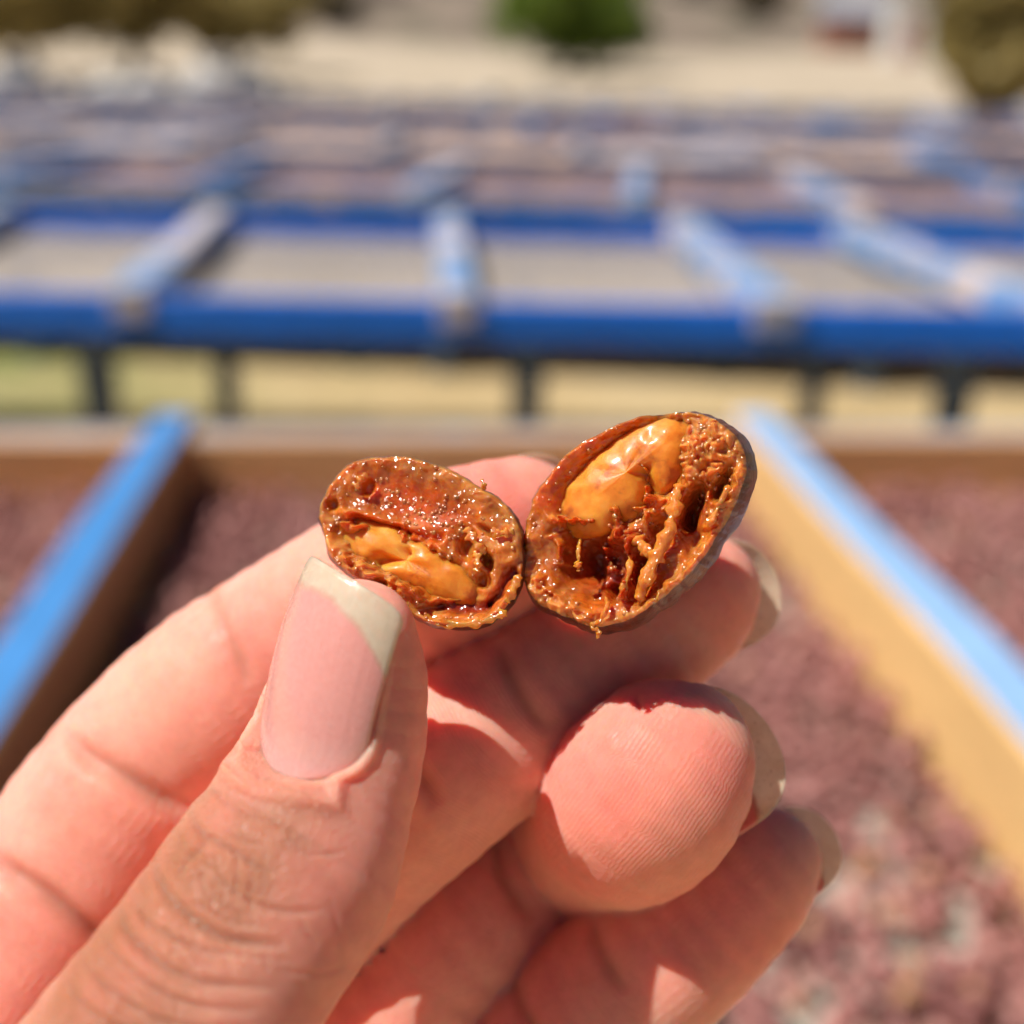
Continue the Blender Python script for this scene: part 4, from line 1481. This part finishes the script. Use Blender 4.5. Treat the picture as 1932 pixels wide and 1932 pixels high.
def mat_cherryskin():
    b = NB("dried_cherry_peel")
    p = b.obj()
    n1 = b.noise(420, 5, 0.62, p)
    c = b.ramp(n1.outputs[0], [(0.3, (0.055, 0.015, 0.010)), (0.55, (0.15, 0.042, 0.022)), (0.75, (0.22, 0.085, 0.055))])
    b.l(c, b.b.inputs["Base Color"])
    b.set(Roughness=0.30, Specular_IOR_Level=0.4, Subsurface_Weight=0.2, Subsurface_Scale=0.0006)
    n2 = b.noise(1500, 4, 0.6, p)
    b.l(b.bump(n2.outputs[0], 0.5, 0.0002), b.b.inputs["Normal"])
    return b.m


def mat_seed():
    b = NB("seed_parchment")
    p = b.obj()
    n1 = b.noise(330, 4, 0.6, p)
    c = b.ramp(n1.outputs[0], [(0.34, (0.45, 0.10, 0.008)), (0.44, (0.72, 0.22, 0.016)), (0.6, (0.84, 0.32, 0.035)), (0.75, (0.86, 0.42, 0.09))])
    b.l(c, b.b.inputs["Base Color"])
    b.set(Subsurface_Weight=0.9, Subsurface_Scale=0.0022, Roughness=0.45, Coat_Weight=0.3, Coat_Roughness=0.16, IOR=1.45)
    b.b.inputs["Subsurface Radius"].default_value = (1.0, 0.45, 0.12)
    n2 = b.noise(1700, 4, 0.6, p)
    b.l(b.bump(n2.outputs[0], 0.25, 0.0002), b.b.inputs["Normal"])
    return b.m


def mat_bead():
    b = NB("juice_bead")
    b.set(Base_Color=(0.40, 0.12, 0.02, 1), Roughness=0.24, IOR=1.45, Specular_IOR_Level=1.0, Coat_Weight=1.0, Coat_Roughness=0.2, Coat_IOR=1.7, Subsurface_Weight=0.5, Subsurface_Scale=0.0008)
    n1 = b.noise(700, 2, 0.5, b.obj())
    b.l(b.ramp(n1.outputs[0], [(0.35, (0.42, 0.10, 0.012)), (0.65, (0.60, 0.24, 0.06))]), b.b.inputs["Base Color"])
    return b.m


M['bead'] = mat_bead()
M['pulp'], M['cherryskin'], M['seed'] = mat_pulp(), mat_cherryskin(), mat_seed()
PULP, AMBER, TAN, DARKRED = (np.array(x) for x in ((0.54, 0.145, 0.011), (0.64, 0.095, 0.004), (0.62, 0.245, 0.055), (0.32, 0.022, 0.003)))


def blend(C, w, c):
    w = np.clip(w, 0, 1)[..., None]
    return C * (1 - w) + c * w


def h_left(x, y, rho, nz):
    x, y = x + 45 * nz(x / 95 + 3, y / 95) + 4 * nz(x / 30, y / 30 + 5), y + 45 * nz(x / 95, y / 95 + 8) + 4 * nz(x / 30 + 9, y / 30)
    fr = nz(x / 150, y / 150) * 0.75 + nz(x / 70, y / 70) * 0.34 + nz(x / 30, y / 30) * 0.09 * (1 + 12 * np.clip(rho - .82, 0, 1))
    cav = ell(x, y, 980, 480, 470, 185, 20, 3)
    H = -0.7 * (1 - rho ** 3) + fr * (1 - 0.72 * cav) * 0.8 - 0.75 * cav
    H += 0.75 * line(x, y, [(330, 545), (480, 575), (620, 600), (760, 650), (900, 720)], 34)
    H -= 0.8 * line(x, y, [(400, 610), (640, 640), (900, 735), (1250, 770)], 38)
    sd_ = ell(x, y, 900, 950, 640, 190, 27, 4)
    H -= 2.0 * sd_
    H += 0.75 * line(x, y, [(300, 800), (480, 960), (700, 1090), (1000, 1225), (1350, 1270)], 75) * (1 + 1.4 * nz(x / 50, y / 50))
    lens = ell(x, y, 1350, 1335, 270, 55, 0, 4)
    H -= 0.9 * lens
    crack = line(x, y, [(1810, 990), (1720, 1130), (1640, 1250), (1550, 1340)], 42)
    H -= 1.2 * crack
    H += 0.5 * line(x, y, [(1150, 1460), (1350, 1480), (1560, 1450), (1730, 1370)], 26)
    for (cx, cy, a, b, an, h) in [(1390, 840, 55, 110, 10, 1.8), (1540, 950, 40, 85, -20, 1.5), (1515, 1120, 55, 45, 0, 1.2), (590, 350, 45, 60, 30, .9),
                                  (285, 490, 55, 45, 0, 1.0), (700, 1130, 60, 50, 0, .9), (830, 1170, 50, 45, 0, .9), (1600, 720, 120, 25, 20, .7)]:
        H -= h * ell(x, y, cx, cy, a, b, an, 3)
    H += sd_ * (1.5 * nz(x / 120 + 7, y / 120) + 1.0 * nz(x / 45, y / 45 + 3))
    H += 1.5 * line(x, y, [(330, 640), (520, 700), (700, 760), (900, 790), (1180, 880)], 60) * (0.9 + 1.3 * nz(x / 45, y / 45))
    H += 1.2 * line(x, y, [(420, 900), (640, 1040), (860, 1160), (1080, 1220)], 60) * (0.9 + 1.3 * nz(x / 45, y / 45))
    rag = nz(x / 40, y / 40)
    C = np.repeat(PULP[None], x.size, 0).reshape(*x.shape, 3)
    C = blend(C, (rho - 0.80) * 6 * (0.7 + rag) * np.clip((x - 500) / 500, 0, 1) * np.clip((1000 - y) / 300, 0.2, 1), TAN * 0.85)
    C = blend(C, nz(x / 90, y / 90) * 2.2, TAN)
    C = blend(C, cav * 1.2, AMBER)
    C = blend(C, lens + crack, DARKRED)
    C = blend(C, line(x, y, [(400, 610), (640, 640), (900, 735), (1250, 770)], 50), AMBER)
    H -= np.clip((rho - 0.95) / 0.05, 0, 1) ** 2 * 0.5
    return H, C


def h_right(x, y, rho, nz):
    x, y = x + 45 * nz(x / 95 + 3, y / 95) + 4 * nz(x / 30, y / 30 + 5), y + 45 * nz(x / 95, y / 95 + 8) + 4 * nz(x / 30 + 9, y / 30)
    fr = nz(x / 150, y / 150) * 0.7 + nz(x / 70, y / 70) * 0.34 + nz(x / 30, y / 30) * 0.09 * (1 + 12 * np.clip(rho - .82, 0, 1))
    amb = line(x, y, [(200, 850), (330, 640), (560, 420), (800, 270), (1050, 190)], 110)
    H = -0.9 * (1 - rho ** 3) + fr * (1 - 0.6 * amb)
    H -= 2.7 * ell(x, y, 850, 560, 660, 275, -38, 5)
    lump = ell(x, y, 1450, 390, 330, 260, 40, 3)
    H += lump * (0.5 + 2.2 * np.abs(nz(x / 55, y / 55)) + 0.4 * nz(x / 25, y / 25))
    for (cx, cy, a, b, an, h) in [(640, 1250, 320, 230, 10, 3.6), (560, 1230, 110, 120, 0, 1.4), (745, 1465, 70, 55, 0, 2.6), (955, 1330, 65, 150, 15, 2.8),
                                  (1340, 840, 65, 170, 18, 3.4), (1600, 650, 60, 120, 25, 2.4), (1075, 1060, 80, 150, 20, 2.2), (930, 800, 230, 180, 0, 0.9),
                                  (1400, 1060, 80, 170, 25, 1.4)]:
        H -= h * ell(x, y, cx, cy, a, b, an, 3)
    for pts, w, h in [([(760, 660), (750, 900), (740, 1120)], 62, 2.0), ([(860, 1000), (850, 1300), (830, 1530)], 46, 2.8), ([(660, 1090), (640, 1220), (690, 1320)], 46, 2.2),
                      ([(300, 1000), (340, 1150), (330, 1270)], 60, 1.2), ([(1750, 560), (1640, 680), (1490, 960), (1330, 1290), (1120, 1480), (960, 1610)], 48, 1.0),
                      ([(250, 900), (500, 930), (720, 930)], 40, .9), ([(1290, 620), (1450, 590), (1600, 520)], 50, .9), ([(960, 900), (1120, 860), (1200, 780)], 45, 1.0)]:
        H += h * line(x, y, pts, w) * (0.8 + 0.9 * nz(x / 40, y / 40))
    H += 3.2 * line(x, y, [(955, 440), (1000, 600), (1000, 790)], 50) * (0.8 + 0.9 * nz(x / 40, y / 40))
    H += 2.2 * line(x, y, [(300, 900), (480, 930), (720, 860), (900, 800), (1150, 760)], 70) * (0.8 + 1.4 * nz(x / 45, y / 45))
    H += 1.6 * ell(x, y, 1330, 380, 110, 130, 0, 3) * (1 + nz(x / 40, y / 40))
    H += 0.7 * line(x, y, [(130, 1330), (250, 1470), (420, 1600), (620, 1680)], 90) * (1 + 1.5 * nz(x / 35, y / 35))
    C = np.repeat(PULP[None] * 1.05, x.size, 0).reshape(*x.shape, 3)
    C = blend(C, nz(x / 80, y / 80) * 2.0, TAN)
    C = blend(C, amb * 1.1, AMBER)
    C = blend(C, lump * 0.7, TAN)
    C = blend(C, 0.8 * ell(x, y, 700, 1250, 420, 330, 0, 3) + .7 * ell(x, y, 1350, 850, 110, 230, 18, 3), DARKRED * 1.1)
    C = blend(C, (rho - 0.86) * 7 * np.clip((y - 1100) / 300, 0, 1), TAN * 1.05)
    H -= np.clip((rho - 0.95) / 0.05, 0, 1) ** 2 * 0.4
    return H, C


LT = lambda x, y: (557.1 + 0.2307 * np.asarray(x, float), 835.6 + 0.2307 * np.asarray(y, float))
RT = lambda x, y: (969.3 + 0.248 * np.asarray(x, float), 752.1 + 0.248 * np.asarray(y, float))
left_out = [(690, 100), (900, 110), (1180, 180), (1350, 255), (1530, 370), (1700, 490), (1800, 610), (1845, 740), (1848, 960), (1830, 1130), (1760, 1290), (1600, 1440),
            (1400, 1500), (1200, 1500), (1000, 1430), (800, 1300), (600, 1180), (420, 1050), (290, 930), (240, 800), (205, 680), (185, 560), (230, 420), (290, 300), (400, 190), (540, 120)]
right_out = [(1250, 95), (1420, 115), (1570, 180), (1690, 290), (1765, 430), (1770, 580), (1715, 740), (1635, 890), (1545, 1040), (1445, 1200), (1320, 1350), (1155, 1500), (960, 1640),
             (760, 1715), (620, 1735), (480, 1690), (300, 1620), (190, 1555), (110, 1440), (70, 1320), (60, 1150), (78, 950), (135, 770), (265, 565), (420, 400), (600, 285), (790, 185), (1010, 118)]
fruit_half("smaller opened cherry half with smooth orange seed, gripped by the thumb", LT, left_out, 99.4, (-0.12, 0.16, -1), (0.03, -0.16, 1), 6.4, h_left, (980, 800),
           [(890, 950, 700, 225, 27, 1.9, -2.2, [(640, 950), (780, 930), (960, 900)])],
           [("fibre", [(1400, 690, .1), (1450, 780, .5), (1530, 880, .3), (1560, 900, 0)], 40, 22, .5, 'pulp'),
            ("fibre", [(1470, 880, -.2), (1500, 960, .4), (1480, 1060, .1)], 36, 24, .6, 'pulp'),
            ("fibre", [(1600, 720, 0), (1700, 740, .3), (1790, 720, 0)], 36, 26, .5, 'pulp'),
            ("fibre", [(500, 370, .1), (540, 320, .5), (590, 260, .2)], 34, 26, .6, 'pulp'),
            ("fibre", [(1545, 380, -.2), (1540, 340, .3), (1525, 305, .4)], 22, 14, .7, 'pulp'),
            ("torn_peel", [(1130, 1465, .1), (1300, 1490, .35), (1500, 1480, .3), (1640, 1430, .2), (1730, 1370, 0)], 22, 34, .4, 'pulp'),
            ("torn_peel", [(1730, 1310, 0), (1790, 1200, .3), (1830, 1080, .1)], 30, 40, .4, 'pulp')], 31, 0.10, 560, lambda x, y: ell(x, y, 950, 480, 420, 190, 20, 3) + .35 * ell(x, y, 700, 1150, 420, 160, 25, 3))
fruit_half("larger opened cherry half with hollow core and stringy brown fibres", RT, right_out, 97.2, (-0.30, 0.10, -1), (0.30, -0.14, 1), 9.0, h_right, (900, 850),
           [(850, 560, 680, 310, -38, 2.5, -2.6, [(950, 440), (985, 560), (1010, 700), (990, 790)])],
           [("fibre", [(1260, 630, -.6), (1235, 760, .1), (1215, 920, .4), (1150, 1090, .5), (1070, 1250, .5), (985, 1420, .3), (960, 1560, -.2)], 44, 62, .8, 'pulp'),
            ("fibre", [(930, 1050, -.8), (985, 1130, -.1), (1060, 1220, .3)], 44, 40, .8, 'pulp'),
            ("fibre", [(490, 1060, -.8), (492, 1150, -.1), (496, 1240, .1)], 20, 14, .8, 'pulp'),
            ("fibre", [(480, 1245, .1), (495, 1275, .2), (497, 1315, .1)], 34, 22, .9, 'pulp'),
            ("fibre", [(870, 1180, -1), (880, 1300, -.2), (840, 1430, -.1), (810, 1510, -.4)], 34, 26, .8, 'pulp'),
            ("fibre", [(690, 1500, -.2), (720, 1580, .4), (670, 1680, .4), (600, 1730, .1), (650, 1770, .2), (635, 1830, .1)], 20, 22, .8, 'pulp'),
            ("fibre", [(1640, 660, 0), (1560, 830, .3), (1480, 980, .2)], 36, 26, .8, 'pulp')], 77, 0.16, 640, lambda x, y: ell(x, y, 1450, 380, 330, 260, 40, 3) + .4 * ell(x, y, 800, 300, 480, 120, -32, 3) + .25 * ell(x, y, 900, 1300, 500, 400, 0, 3))
